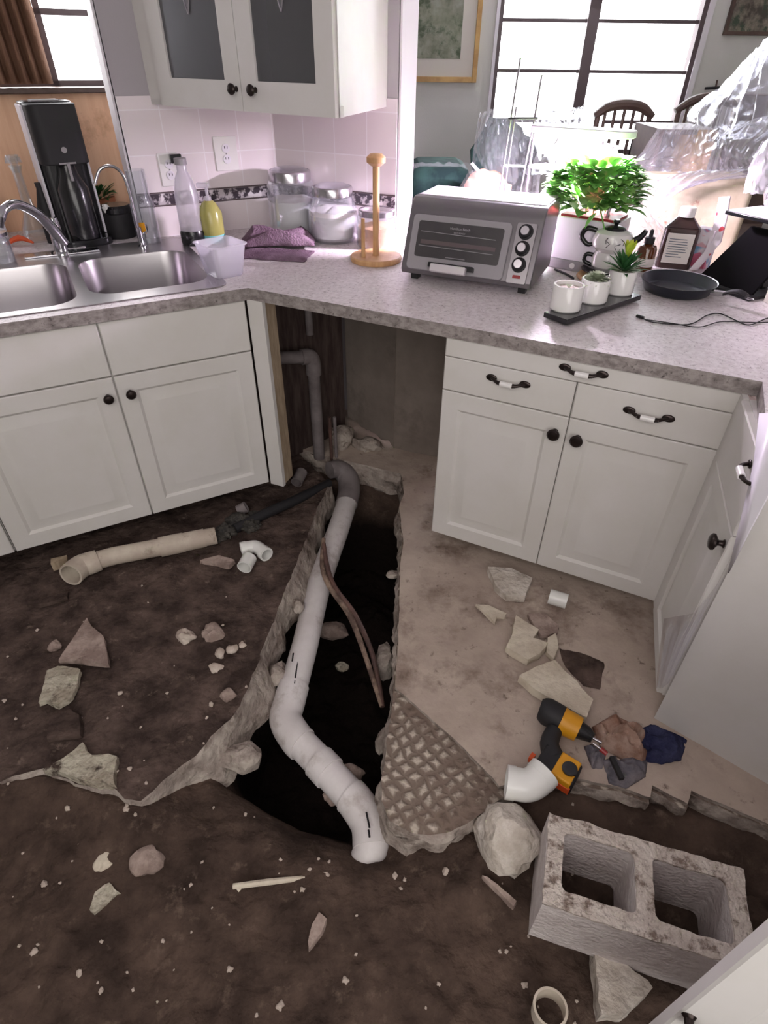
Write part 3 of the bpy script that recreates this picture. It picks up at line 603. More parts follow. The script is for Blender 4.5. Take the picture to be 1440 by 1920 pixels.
# sink base
t = thing('base_cabinet', 'white sink base cabinet with two raised panel doors under the double sink', 'cabinet', PA(0, FT, 0.10), aA)
gs = (szA(183, 612, FT)[0] + szA(293, 986, FT)[0]) / 2; rs = (szA(460, 570, FT)[0] + szA(505, 924, FT)[0]) / 2
ls = szA(46, 1061, FT)[0]; zd = szA(300, 686, FT)[1] - .10; ZT = .874 - .10
b = MB().b6(ls, rs, 0.001, .55, 0, .018).b6(ls, ls + .018, .001, .55, 0, ZT - .2).b6(ls, rs, .001, .02, 0, ZT).b6(ls, rs, .532, .55, 0, ZT - .2)
b.build('cabinet_box', M['cab'], t)
g_ = .0025
door_mesh(ls + g_, gs - g_, 0.004, zd - g_).build('door', M['cab'], t); door_mesh(gs + g_, rs - g_, .004, zd - g_).build('door', M['cab'], t)
door_mesh(ls + g_, gs - g_, zd + g_, ZT - .004, flat=True).build('drawer_front', M['cab'], t); door_mesh(gs + g_, rs - g_, zd + g_, ZT - .004, flat=True).build('drawer_front', M['cab'], t)
doors = [o for o in t.children if o.name.startswith('door')]
for (px, py), d in (((203, 747), 0), ((245, 738), 1)):
    s, z = szA(px, py, FT - .03); knob(doors[d], s, -.018, z - .10)
# next unit to the left
t = thing('base_cabinet', 'white cabinet at the far left edge beside the sink base cabinet', 'cabinet', PA(0, FT, .10), aA)
MB().b6(ls - .6, ls - .003, .001, .55, 0, ZT).build('cabinet_box', M['cab'], t); door_mesh(ls - .6, ls - .005, .004, zd - g_).build('door', M['cab'], t); door_mesh(ls - .6, ls - .005, zd + g_, ZT - .004, flat=True).build('drawer_front', M['cab'], t)
# corner filler stile + raw edge panel
p0 = PA(rs + .004, FT - .018, 0).to_2d(); e = at(495, 567, .874).to_2d(); dq = (e - p0).normalized(); w = (e - p0).length
p1 = p0 + dq * .062; nq = Vector((-dq.y, dq.x))
fl = thing('filler_panel', 'white angled corner filler panel with raw wood edge beside the open cabinet bay', 'panel', (p0.x, p0.y, .10), math.atan2(dq.y, dq.x))
MB().b6(0, .062, 0, .02, -.005, ZT).build('stile', M['cab'], fl, bevel=.001)
MB().b6(.042, .060, .02, .085, -.0, ZT - .0).build('side_panel', M['woodedge'], fl)['label'] = 'raw tan wood edge of the filler'
# peninsula base
t = thing('base_cabinet', 'white peninsula base cabinet with pull handles and two doors right of the open bay', 'cabinet', PB(0, FT, .10), aB)
l_ = (szB(840, 636, FT)[0] + szB(810, 1010, FT)[0]) / 2; c_ = (szB(1085, 714, FT)[0] + szB(1003, 1071, FT)[0]) / 2; r_ = (szB(1390, 744, FT)[0] + szB(1222, 1142, FT)[0]) / 2
z1 = szB(1085, 713, FT)[1] - .10; z2 = szB(1071, 779, FT)[1] - .10
MB().b6(l_, r_, .001, .58, 0.0, ZT).build('cabinet_box', M['cab'], t)
door_mesh(l_ + .001, r_ - g_, z1 + g_ / 2, ZT - .003, flat=True).build('pull_out_board', M['cab'], t)
dr = [door_mesh(l_ + .001, c_ - g_, z2 + g_, z1 - g_ / 2, flat=True).build('drawer_front', M['cab'], t), door_mesh(c_ + g_ / 2, r_ - g_, z2 + g_, z1 - g_ / 2, flat=True).build('drawer_front', M['cab'], t)]
dd = [door_mesh(l_ + .001, c_ - g_ / 2, .004, z2 - g_ / 2).build('door', M['cab'], t), door_mesh(c_ + g_ / 2, r_ - g_, .004, z2 - g_ / 2).build('door', M['cab'], t)]
bd = [o for o in t.children if o.name.startswith('pull_out_board')][0]
for (px, py), o in (((950, 718), dr[0]), ((1215, 781), dr[1]), ((1092, 699), bd)):
    s, z = szB(px, py, FT - .035); pull(o, s, -.018, z - .10)
for (px, py), o in (((1038, 814), dd[0]), ((1081, 826), dd[1])):
    s, z = szB(px, py, FT - .035); knob(o, s, -.018, z - .10, k=1.15)
# third run, turning towards the camera on the right
aF = math.atan2(dF.y, dF.x)
q0 = PB(r_ + .004, FT - .0, 0).to_2d(); dF2 = (F1 - q0).normalized(); aF = math.atan2(dF2.y, dF2.x); nF2 = Vector((-dF2.y, dF2.x)); LF = (F1 - q0).length
t = thing('base_cabinet', 'white cabinet seen edge-on at the right with ceramic pull and dark knob', 'cabinet', (q0.x, q0.y, .0), aF)
MB().b6(0.05, LF - .02, .002, .12, .10, .873).b6(.05, LF - .02, .05, .12, 0.02, .10).build('cabinet_box', M['cab'], t)
MB().b6(0, .05, -.012, .002, .10, .874).build('stile', M['cab'], t)
dz = .69
df = door_mesh(.054, LF - .022, dz + .004, .87, y=.002, flat=True).build('drawer_front', M['cab'], t); dr_ = door_mesh(.054, LF - .022, .104, dz, y=.002, inset=.045).build('door', M['cab'], t)
def szF(x, y, off=0.0):
    p = onpl(x, y, q0 + nF2 * off, nF2); return (p.to_2d() - q0).dot(dF2), p.z
s, z = szF(1400, 888, -.03); 
b = MB()
for k in (-1, 1):
    b.sph((s + k * .045, -.018, z), .011, (1.3, .35, .85), 12); b.tube([(s + k * .045, -.02, z), (s + k * .034, -.036, z), (s + k * .016, -.042, z)], [.005, .0045, .006], 10, sub=3)
h = b.build('handle', M['bronze'], df); MB().cyl((s - .017, -.042, z), (s + .017, -.042, z), .0085).build('grip', M['ceramic'], h)
s, z = szF(1352, 1048, -.03); knob(dr_, min(s, LF - .04), -.018, z, k=1.2)
# tall white appliance end whose grey side faces the camera
E1 = at(1440, 1478, 0).to_2d(); dE = (E1 - F1).normalized()
ap = thing('appliance', 'large blank white appliance side at the right edge past the edge-on cabinet', 'appliance', (F1.x, F1.y, 0), math.atan2(dE.y, dE.x))
MB().b6(0.003, .70, 0.0, .025, 0.014, .874).build('side_panel', M['cab'], ap); MB().b6(.12, .68, .026, .25, .03, .87).build('body', M['wall_white'], ap)
# plastic film hanging over the cabinet corner
b = MB()
fp = [szF(1250, 1165, -.02), szF(1312, 1120, -.02), szF(1290, 1240, -.02), szF(1226, 1300, -.02)]
FPX_ = [[(1245, 1160), (1300, 1150), (1362, 1075)], [(1238, 1210), (1275, 1205), (1300, 1190)], [(1230, 1290), (1242, 1290), (1255, 1280)]]
def filmf(u, v):
    a = FPX_; iu = min(int(v * 2), 1); fv = v * 2 - iu; ju = min(int(u * 2), 1); fu = u * 2 - ju
    q = lambda i, j: Vector(a[i][j])
    p = q(iu, ju).lerp(q(iu, ju + 1), fu).lerp(q(iu + 1, ju).lerp(q(iu + 1, ju + 1), fu), fv)
    off = -.03 - .012 * math.sin(u * 21) * math.sin(v * 3)
    return onpl(p.x, p.y, q0 + nF2 * off, nF2)
b.grid(filmf, 24, 16); o = b.build('plastic_film', M['film'], origin=(F0.x, F0.y, .0)); tag(o, 'clear plastic film hanging off the corner of the edge-on cabinet', 'plastic sheet')
# white glossy sheet edge between cabinet and appliance
shp = [(1423, 775), (1413, 865), (1400, 925), (1382, 1000), (1364, 1074), (1400, 1003), (1438, 931), (1450, 905), (1450, 775)]
b = MB(); vv = [b.bm.verts.new(onpl(x, y, q0 + nF2 * -.028, nF2)) for x, y in shp]; b.bm.faces.new(vv)
o = b.build('plastic_board', M['white_plastic'], origin=(F1.x, F1.y, 0), solid=.003); tag(o, 'glossy white sheet tucked between edge-on cabinet and large blank panel', 'board')
b = MB().sph((0, 0, 0), .03, (1, .3, .8), 12); p = onpl(1449, 903, q0 + nF2 * -.06, nF2)
# open door near the camera, bottom right
P0 = Vector((.425, .222)); dD = Vector((.93, -.37)).normalized()
t = thing('base_cabinet', 'white raised panel cabinet door cut by the bottom right corner', 'cabinet', (P0.x, P0.y, .10), math.atan2(dD.y, dD.x))
dn = door_mesh(0, .44, 0, .76, y=.02, th=.02, inset=.062).build('door', M['cab'], t)
MB().b6(.36, .95, .025, .5, -.1, .77).build('cabinet_box', M['cab'], t)
p = onpl(1292, 1905, P0, Vector((-dD.y, dD.x))); knob(dn, (p.to_2d() - P0).dot(dD), 0.0, p.z - .10, k=1.1)
# ------------------------------------------------------------------ countertop
def in2(p, d): return p + d
tL = -1.7
poly = [PA(tL, 0), PA(0, 0), PB((at(1430, 716, .914).to_2d() - c0).dot(dB), 0)]
ce = Vector((F1.x, F1.y)) + nF2 * -.025
poly += [Vector((ce.x, ce.y, 0)), Vector((ce.x + dE.x * .75, ce.y + dE.y * .75, 0)), Vector((2.1, 1.9, 0)), PB(1.9, 1.08), PB(sB_end + .012, 1.08), PB(sB_end + .012, DEP), ]
poly = [Vector((p.x, p.y)) for p in poly] + [WC, WAe, WAe - dA * .012 + nA * 0, PA(sA_end - .012, RD).to_2d(), PA(tL, RD).to_2d()]
sL = [(-.535, .10), (-.535, .60)]
def rrect(P, s0, s1, t0, t1, r, n=6, z=.914):
    o = []
    for (cs, ct, a0) in ((s1 - r, t1 - r, 0), (s0 + r, t1 - r, 90), (s0 + r, t0 + r, 180), (s1 - r, t0 + r, 270)):
        for k in range(n + 1):
            a = math.radians(a0 + 90 * k / n); q = P(cs + r * math.cos(a), ct + r * math.sin(a), z); o.append(Vector((q.x, q.y)))
    return o
BR = (-.485, -.085, .125, .595); BL = (-.93, -.525, .085, .60)
RIM = (-1.0, -.05, .045, .79)
hole = rrect(PA, RIM[0] + .02, RIM[1] - .02, RIM[2] + .02, RIM[3] - .02, .06)
def plate(outline, holes, z0, z1, name, mt, parent=None, matside=None, world=False, **k):
    pts = [Vector(p) for p in outline]; rings = [list(range(len(pts)))]
    for h in holes: n0 = len(pts); pts += [Vector(p) for p in h]; rings.append(list(range(n0, len(pts))))
    edges = [(r[i], r[(i + 1) % len(r)]) for r in rings for i in range(len(r))]
    bm = bmesh.new(); vt = [bm.verts.new((p.x, p.y, z1)) for p in pts]; es = [bm.edges.new((vt[a], vt[b])) for a, b in edges]
    bmesh.ops.triangle_fill(bm, use_beauty=True, edges=es)
    top = list(bm.faces); ret = bmesh.ops.extrude_face_region(bm, geom=top)
    vv = [e for e in ret['geom'] if isinstance(e, bmesh.types.BMVert)]; bmesh.ops.translate(bm, vec=(0, 0, z0 - z1), verts=vv)
    bmesh.ops.recalc_face_normals(bm, faces=bm.faces)
    for f in bm.faces:
        f.normal_update(); f.material_index = 1 if (matside and abs(f.normal.z) < .5) else 0
    b = MB(); b.bm.free(); b.bm = bm; o = b.build(name, mt, parent, world=world, **k)
    if matside: o.data.materials.append(matside)
    return o
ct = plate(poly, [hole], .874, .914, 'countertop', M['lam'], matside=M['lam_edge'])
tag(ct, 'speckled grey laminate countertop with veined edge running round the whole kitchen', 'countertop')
# sink
sk = thing('sink', 'double bowl stainless steel sink set in the laminate countertop', 'sink', PA(-.5, .3, .914), aA)
hl = [rrect(PA, *BL, .09), rrect(PA, *BR, .09)]
plate(rrect(PA, *RIM, .05), hl, .9155, .9185, 'rim', M['steel'], sk, world=True, bevel=.001)
for B_, nm in ((BL, 'bowl'), (BR, 'bowl')):
    b = MB(); cs = (B_[0] + B_[1]) / 2; ctt = (B_[2] + B_[3]) / 2; rows = []
    for k, (f, z) in enumerate(((1, .9165), (.99, .905), (.95, .80), (.92, .755), (.84, .738), (.4, .732))):
        r = rrect(PA, cs - (cs - B_[0]) * f, cs + (B_[1] - cs) * f, ctt - (ctt - B_[2]) * f, ctt + (B_[3] - ctt) * f, .09 * f)
        rows.append([b.bm.verts.new((q.x, q.y, z)) for q in r])
    for a, c in zip(rows, rows[1:]):
        for i in range(len(a)): b.bm.faces.new((a[i], a[(i + 1) % len(a)], c[(i + 1) % len(a)], c[i]))
    b.bm.faces.new(rows[-1]); bo = b.build(nm, M['steel'], sk, world=True)
    MB().lathe([(0, .002), (.03, .002), (.045, .006), (.05, .0)], PA(cs, ctt, .733), 24).build('drain', M['chrome'], bo, world=True)
b = MB(); bc = PA(-.27, .26, .79)
b.tube([bc + Vector((.11 * math.cos(a), .06 * math.sin(a), .015 * math.sin(3 * a))) for a in [k * .22 for k in range(0, 26)]], .003, 6)
o = b.build('cable', M['black'], origin=bc - V(0, 0, .05)); tag(o, 'thin dark cord looped inside the right sink bowl', 'cord')
MB_ = MB().box(PA(-.23, .24, .835), (.03, .016, .006), Matrix.Rotation(.6, 3, 'Z')); o = MB_.build('cap', M['white_plastic'], origin=PA(-.23, .24, .83)); tag(o, 'small white cap on the cord in the right sink bowl', 'cap')
# faucet
fb = PA(*stA(118, 478), .9185)
fc = thing('faucet', 'chrome kitchen faucet with curved spout reaching over the left bowl', 'faucet', fb, aA)
MB().lathe([(0, 0), (.034, 0), (.033, .006), (.026, .012), (.024, .10), (.020, .13), (0, .133)], (0, 0, 0), 24).build('body', M['chrome'], fc)
MB().box((0, 0, .003), (.27, .055, .006)).build('base_plate', M['chrome'], fc, bevel=.002)
def W2L(px, py, t_): 
    s, z = szA(px, py, t_); return (s - (fb.to_2d() - c0).dot(dA), t_ - (fb.to_2d() - c0).dot(nA), z - .9185)
tf = stA(118, 478)[1]
sp_ = [(118, 455, tf), (95, 425, tf - .03), (65, 398, tf - .08), (30, 383, tf - .13), (8, 392, tf - .17), (0, 412, tf - .185)]
MB().tube([W2L(*q) for q in sp_], [.024, .021, .018, .016, .015, .016], 16, sub=5).build('spout', M['chrome'], fc)
MB().cyl(W2L(-2, 405, tf - .186), W2L(-4, 425, tf - .19), .017).build('aerator', M['chrome'], fc)
# filtered water tap
tb = PA(*stA(268, 466), .9185); t2 = stA(268, 466)[1]
ft = thing('filter_tap', 'slim gooseneck water tap with small chrome collar behind right bowl', 'tap', tb, aA)
def W3(px, py): s, z = szA(px, py, t2); return (s - (tb.to_2d() - c0).dot(dA), 0, z - .9185)
MB().lathe([(0, 0), (.018, 0), (.018, .006), (.011, .012), (.011, .075), (0, .078)], (0, 0, 0), 20).build('body', M['chrome'], ft)
MB().tube([(0, 0, .07)] + [W3(*q) for q in ((250, 390), (236, 340), (222, 318), (203, 311), (186, 320), (178, 345))], .0055, 12, sub=5).build('spout', M['chrome'], ft)
MB().tube([(.012, 0, .05), (.03, -.01, .06), (.03, -.01, .085)], .004, 8).build('lever', M['chrome'], ft)
# ------------------------------------------------------------------ upper corner cabinet
ZU = 1.388
R0 = at(638, 221, ZU).to_2d(); L0 = at(312, 197, ZU).to_2d(); dU = (R0 - L0).normalized(); nU = Vector((-dU.y, dU.x)); aU = math.atan2(dU.y, dU.x)
Lw = isect(R0, dU, PA(0, DEP).to_2d(), dA); 
Bk = isect(R0, (at(722, 201, ZU).to_2d() - R0), PB(0, DEP).to_2d(), dB)
uc = thing('wall_cabinet', 'white corner wall cabinet with two leaded glass doors above the jars', 'cabinet', (R0.x, R0.y, ZU), aU)
W_ = (R0 - Lw).length; wl_ = (R0 - L0).length
def UL(p, z): d = Vector((p[0], p[1])) - R0; return Vector((d.dot(dU), d.dot(nU), z))
b = MB(); pl = [UL(R0, 0), UL(Bk, 0), UL(WC, 0), UL(Lw, 0)]; pl = [Vector((p.x, p.y)) for p in pl]; pl[2] += Vector((.0, -.004)); 
def sh(p, q, t): return p.lerp(q, t)
UH = .98
b.prism(pl, 0, .018); b.prism(pl, UH - .02, UH)
b.prism([pl[0], pl[1], sh(pl[1], pl[2], .05), Vector((pl[0].x - .02, pl[0].y))], .018, UH - .02)
b.b6(-W_ + .004, -wl_ - .002, 0, .02, 0.0, UH); b.b6(-wl_ - .002, 0, 0.0, .02, 0.0, .03)
b.build('cabinet_box', M['cab'], uc)
MB().prism([Vector((-W_ + .04, .3)) if False else sh(pl[3], pl[2], .5), sh(pl[1], pl[2], .35), sh(pl[1], pl[2], .37), sh(pl[3], pl[2], .52)], .02, UH - .03).build('back_panel', M['wall_grey'], uc)
gx_ = (szA(0, 0, 0)[0] * 0) + UL(onpl(465, 209, R0, nU), 0).x
def glassdoor(x0, x1):
    b = MB(); st = .074; z0, z1 = 0.0, UH - .01
    hx0, hx1, hz0 = x0 + st, x1 - st, st + .012
    b.b6(x0, hx0, -.02, -.001, z0, z1).b6(hx1, x1, -.02, -.001, z0, z1).b6(hx0, hx1, -.02, -.001, z0, hz0).b6(hx0, hx1, -.02, -.001, z1 - st, z1)
    d = b.build('door', M['cab'], uc)
    MB().b6(hx0, hx1, -.012, -.009, hz0, z1 - st).build('glass_panel', M['cabglass'], d)
    cx = (hx0 + hx1) / 2; zt = hz0 + .175; 
    b = MB(); hw = .030
    dm = [(cx, zt), (cx + hw, zt + .085), (cx, zt + .17), (cx - hw, zt + .085)]
    for i in range(4):
        p, q = dm[i], dm[(i + 1) % 4]; b.cyl((p[0], -.014, p[1]), (q[0], -.014, q[1]), .003, seg=8)
    b.b6(cx - .0015, cx + .0015, -.016, -.012, zt + .17, z1 - st)
    b.build('leading', M['silver'], d)
    b = MB(); b.bm.faces.new([b.bm.verts.new((cx + (p[0] - cx) * .9, -.014, zt + .085 + (p[1] - zt - .085) * .9)) for p in dm]); b.build('bevelled_diamond', M['glass'], d)
    return d
d1 = glassdoor(-wl_, gx_ - .0015); d2 = glassdoor(gx_ + .0015, -.004)
for (px, py), d in (((437, 167), d1), ((473, 169), d2)):
    p = onpl(px, py, R0 - nU * .035, nU); knob(d, UL(p, 0).x, -.02, p.z - ZU, k=1.0)
# ------------------------------------------------------------------ things on the counter
def zt(px, py, b): return onpl(px, py, b, (b.x, b.y)).z
def wr(hp, b): return hp * ((b - CAMP).dot(RR[2])) / FPX
def bs(px, py, r=0, z=0.9145):
    p = at(px, py, z); d = Vector((p.x, p.y, 0)).normalized(); return p + d * r
def xf(b, m): bmesh.ops.transform(b.bm, matrix=m, verts=b.bm.verts); return b
def canister(px, py, hw, ty, label, fill, fm, shape='round', lid=True):
    p = at(px, py, .9145); r = wr(hp=hw, b=p); p = bs(px, py, r); r = wr(hw, p); h = zt(px, ty, p) - .9145
    t = thing('glass_canister', label, 'jar', p)
    if shape == 'round': pr = [(r * .8, 0), (r * .97, h * .10), (r, h * .35), (r * .97, h * .55), (r * .78, h * .74), (r * .74, h * .78)]
    else: pr = [(r * .9, 0), (r, h * .04), (r, h * .72), (r * .93, h * .80), (r * .85, h * .83)]
    MB().lathe([(0, .004)] + pr + [(q[0] - .003, q[1]) for q in pr[::-1]] + [(0, .008)], seg=36).build('glass_body', M['glass'], t)
    nr = pr[-1][0] * 1.06
    MB().lathe([(nr, h * .80), (nr, h * .93), (nr * .97, h * .95), (nr * .9, h * .955)], seg=36).build('lid_band', M['silver'], t)
    MB().lathe([(nr * .9, h * .95), (nr * .7, h * .985), (nr * .3, h * 1.0), (0, h * 1.0)], seg=36).build('lid', M['glass' if lid else 'silver'], t)
    fh = h * fill; fp = [(0, .008), (pr[0][0] - .006, .008)] + [(q[0] - .005, q[1]) for q in pr[1:] if q[1] < fh * .93]
    rr = fp[-1][0]; fp += [(rr, fh * .95), (rr * .6, fh), (rr * .25, fh * 1.05), (0, fh * 1.05)]
    b = MB().lathe(fp, seg=36)
    for v in b.bm.verts:
        if v.co.z > fh * .9: v.co.z += .008 * noise.noise(v.co * 40 + Vector((px, 0, 0)))
    b.build('contents', M[fm], t)
    return t
canister(552, 447, 42, 312, 'tallest square-shouldered glass canister of white flour by the tile corner', .55, 'flour', 'sq')
canister(627, 461, 46, 343, 'round bellied glass canister of sugar between the tall jar and small jar', .58, 'flour')
canister(706, 470, 37, 388, 'small glass canister of brown sugar behind the wooden towel holder', .55, 'sugar', 'sq')
# paper towel holder
p = at(705, 488, .9145); r = wr(48, p); t = thing('paper_towel_holder', 'empty wooden paper towel holder with round base beside the toaster oven', 'paper towel holder', p)
MB().lathe([(0, 0), (r * .97, 0), (r, .006), (r, .016), (r * .96, .02), (0, .02)], seg=40).build('base', M['wood'], t)
ph = zt(715, 287, p) - .9145
MB().lathe([(.0, .02), (.0135, .02), (.0125, .06), (.0125, ph - .04), (0, ph - .04)], seg=18).build('pole', M['wood'], t)
MB().lathe([(0, ph - .042), (.018, ph - .04), (.034, ph - .028), (.034, ph - .012), (.022, ph - .002), (0, ph)], seg=24).build('finial', M['wood'], t)
q = bs(679, 492) - p; MB().cyl((q.x * .9, q.y, .02), (q.x * .9, q.y, .155), .0085, .007).build('side_rod', M['wood'], t)
# toaster oven
A_ = bs(752, 522); B_ = bs(992, 556); d = (B_ - A_); Wd = d.length; ao = math.atan2(d.y, d.x)
t = thing('toaster_oven', 'silver toaster oven with dark glass door and three round dials', 'toaster oven', A_, ao)
OVEN = t; DPo = .32; HT = .252
prof = [(0, .022), (-.004, .04), (.07, HT - .037), (.080, HT - .018), (.096, HT - .004), (.115, HT), (DPo, HT - .004), (DPo, .022)]
b = MB(); a1 = [b.bm.verts.new((0, y, z)) for y, z in prof]; a2 = [b.bm.verts.new((Wd, y, z)) for y, z in prof]
b.bm.faces.new(a1); b.bm.faces.new(a2[::-1])
for i in range(len(prof)): j = (i + 1) % len(prof); b.bm.faces.new((a1[i], a1[j], a2[j], a2[i]))
b.build('body', M['oven_body'], t, bevel=.004)
MB().b6(.01, Wd - .008, 118e-3, DPo - .01, HT - .003, HT + .003).build('top_panel', M['oven_top'], t, bevel=.003)
for x in (.03, Wd - .045):
    for y in (.02, DPo - .04): MB().b6(x, x + .026, y, y + .03, 0, .024).build('foot', M['black'], t)
tl = Matrix.Translation((0, -.006, .04)) @ Matrix.Rotation(-.400, 4, 'X')
fx0, fx1, fz1 = .022, Wd * .79, .176
def rr_(x0, x1, z0, z1, r, n=5):
    o = []
    for cx, cz, a0 in ((x1 - r, z1 - r, 0), (x0 + r, z1 - r, 90), (x0 + r, z0 + r, 180), (x1 - r, z0 + r, 270)):
        for k in range(n + 1): a = math.radians(a0 + 90 * k / n); o.append((cx + r * math.cos(a), cz + r * math.sin(a)))
    return o
def vslab(b, o, y0, y1):
    f = [b.bm.verts.new((x, y0, z)) for x, z in o]; g2 = [b.bm.verts.new((x, y1, z)) for x, z in o]; b.bm.faces.new(f); b.bm.faces.new(g2[::-1]); n = len(o)
    for i in range(n): b.bm.faces.new((f[i], f[(i + 1) % n], g2[(i + 1) % n], g2[i]))
    return b
dfr = xf(vslab(MB(), rr_(fx0, fx1, 0, fz1, .014), -.010, .004), tl).build('door', M['grey_plastic'], t, bevel=.002)
xf(vslab(MB(), rr_(fx0 + .024, fx1 - .022, .042, fz1 - .02, .008), -.0115, -.009), tl).build('door_glass', M['oven_glass'], dfr)
for zz in (.070, .115): xf(MB().cyl((fx0 + .035, -.0125, zz + .008), (fx1 - .045, -.0125, zz + .004), .0011, seg=6), tl).build('rack_wire', M['grey_plastic'], dfr)
xf(MB().b6(fx0 + .04, fx1 - .04, -.0125, -.0115, .084, .097), tl).build('tray', M['frame_metal'], dfr)
hx = (fx0 + fx1) / 2
xf(MB().b6(hx - .085, hx + .075, -.036, -.010, .010, .026), tl).build('handle_recess', M['black'], dfr, bevel=.003)
xf(MB().b6(hx - .07, hx + .055, -.056, -.032, -.006, .020), tl).build('handle', M['oven_handle'], dfr, bevel=.004)
def text(s_, size, parent, mtx, m, name='lettering', ext=.0004):
    c = bpy.data.curves.new(name, 'FONT'); c.body = s_; c.size = size; c.extrude = ext; c.align_x = 'CENTER'; c.align_y = 'CENTER'
    o = bpy.data.objects.new(name + '_tmp', c); C.objects.link(o); dg = bpy.context.evaluated_depsgraph_get(); dg.update()
    me = bpy.data.meshes.new_from_object(o.evaluated_get(dg)); C.objects.unlink(o); bpy.data.objects.remove(o)
    me.transform(mtx); me.materials.clear(); me.materials.append(m); o = bpy.data.objects.new(name, me); C.objects.link(o); o.parent = parent; MW[o.name] = MW[parent.name]
    return o
RX = Matrix.Rotation(PI / 2, 4, 'X')
text('Hamilton Beach', .011, dfr, tl @ Matrix.Translation((hx, -.0125, fz1 - .036)) @ RX, M['grey_plastic'], 'logo')
text('EASY REACH', .007, dfr, tl @ Matrix.Translation((hx, -.0125, fz1 - .049)) @ RX, M['grey_plastic'], 'logo')
xf(MB().b6(hx - .035, hx + .035, -.0125, -.0115, .047, .049), tl).build('print', M['grey_plastic'], dfr)
cx0 = fx1 + .014; cx1 = Wd - .018
cpn = xf(vslab(MB(), rr_(cx0, cx1, -.004, fz1 + .005, .006), -.008, .002), tl).build('control_panel', M['dial'], t, bevel=.001)
cxm = (cx0 + cx1) / 2
for k in range(3):
    zz = fz1 - .022 - k * .050; b = MB().lathe([(0, 0), (.024, 0), (.023, .006), (.019, .008), (.018, .02), (.015, .023), (0, .023)], (cxm, -.008, zz), 28, (0, -1, 0))
    kd = xf(b, tl).build('dial', M['black_matte'], cpn); xf(MB().lathe([(0, .023), (.0145, .023), (.013, .026), (0, .026)], (cxm, -.008, zz), 24, (0, -1, 0)), tl).build('dial_cap', M['silver'], kd)
xf(MB().b6(cxm - .013, cxm + .013, -.0095, -.008, .012, .022), tl).build('indicator', M['red'], cpn)
# towels
def blob(name, m, c, sc, label, cat, seed, amp=.35, rot=0):
    b = MB().sph((0, 0, sc[2] * .8), 1, (sc[0], sc[1], sc[2]), amp=amp, freq=1.6, seed=seed, ico=True)
    for v in b.bm.verts: v.co.z = max(v.co.z, 0.001)
    o = b.build(name, m, loc=c, rotz=rot, angle=60); return tag(o, label, cat) if label else o
p = bs(522, 470); 
def towelf(L, Wt, h, seed):
    def f(u, v):
        x = (u - .5) * L; y = (v - .5) * Wt; e = min(1, 6 * min(u, 1 - u), 6 * min(v, 1 - v))
        return (x + .012 * noise.noise(Vector((v * 4, seed, 0))), y + .012 * noise.noise(Vector((u * 5, seed, 3))), .004 + e * h * (0.75 + .5 * noise.noise(Vector((u * 3, v * 3, seed)))))
    return f
b = MB().grid(towelf(.30, .16, .010, 3), 30, 18); o = b.build('dish_towel', M['towel'], loc=bs(512, 478), rotz=-.15, solid=.004); tag(o, 'flat charcoal purple dish towel lying under the folded one', 'towel')
b = MB().grid(towelf(.30, .15, .055, 9), 36, 24); o = b.build('dish_towel', M['towel'], loc=bs(522, 462) + V(0, 0, .016), rotz=.12, solid=.006); tag(o, 'bunched purple dish towel lying on top of a flat one by the jars', 'towel')
# plastic tub
p = bs(418, 522, .02); w0 = wr(36, p); t = thing('plastic_tub', 'clear square plastic food tub on the edge of the counter by the sink', 'tub', p + V(0, .03, 0), aA + .25)
hT = .105
b = MB()
rings = []
for (f, z) in ((.72, 0), (.76, .004), (1.0, hT), (1.08, hT), (1.08, hT + .004), (.97, hT + .004), (.74, .008), (.70, .008)):
    rings.append([b.bm.verts.new((x, y, z)) for x, y in rr_(-w0 * f, w0 * f, -w0 * f, w0 * f, w0 * .3 * f)])
for a, c in zip(rings, rings[1:]):
    for i in range(len(a)): j = (i + 1) % len(a); b.bm.faces.new((a[i], a[j], c[j], c[i]))
b.bm.faces.new(rings[0]); b.bm.faces.new(rings[-1][::-1]); b.build('tub_body', M['tub'], t)
# soda maker
p = bs(165, 466, .10); t = thing('soda_maker', 'tall glossy black soda maker standing on the counter behind the faucet', 'soda maker', p, aA + .12)
hS = zt(95, 190, p) - .9145; hw = wr(47, p)
def rbox(b, x0, x1, y0, y1, z0, z1, r, tw=1.0): 
    lo_ = [b.bm.verts.new((x, y, z0)) for x, y in rr_(x0, x1, y0, y1, r)]; cx, cy = (x0 + x1) / 2, (y0 + y1) / 2
    hi_ = [b.bm.verts.new((cx + (x - cx) * tw, cy + (y - cy) * tw, z1)) for x, y in rr_(x0, x1, y0, y1, r)]; n = len(lo_)
    b.bm.faces.new(lo_[::-1]); b.bm.faces.new(hi_)
    for i in range(n): b.bm.faces.new((lo_[i], lo_[(i + 1) % n], hi_[(i + 1) % n], hi_[i]))
    return b
b = rbox(MB(), -hw * .85, hw * .85, 0.0, .12, 0, hS, .035); b.build('column', M['black'], t, bevel=.005)
rbox(MB(), -hw * .92, hw * .92, -.085, .1, 0, .028, .04).build('base', M['black'], t, bevel=.004)
rbox(MB(), -hw * .82, hw * .82, -.075, .05, hS * .60, hS - .004, .04).build('head', M['black_matte'], t, bevel=.004)
MB().b6(-hw * .7, -hw * .68, -.02, .0, .03, .05).lathe([(0, 0), (hw * .52, 0), (hw * .55, .02), (hw * .55, hS * .36), (hw * .35, hS * .46), (hw * .25, hS * .56), (0, hS * .56)], (0, -.035, .03), 24).build('bottle', M['black'], t)
for s_ in (-1, 1): MB().b6(s_ * hw * .86 - .004, s_ * hw * .86 + .004, .01, .11, .03, hS - .01).build('side_strip', M['white_plastic'], t)
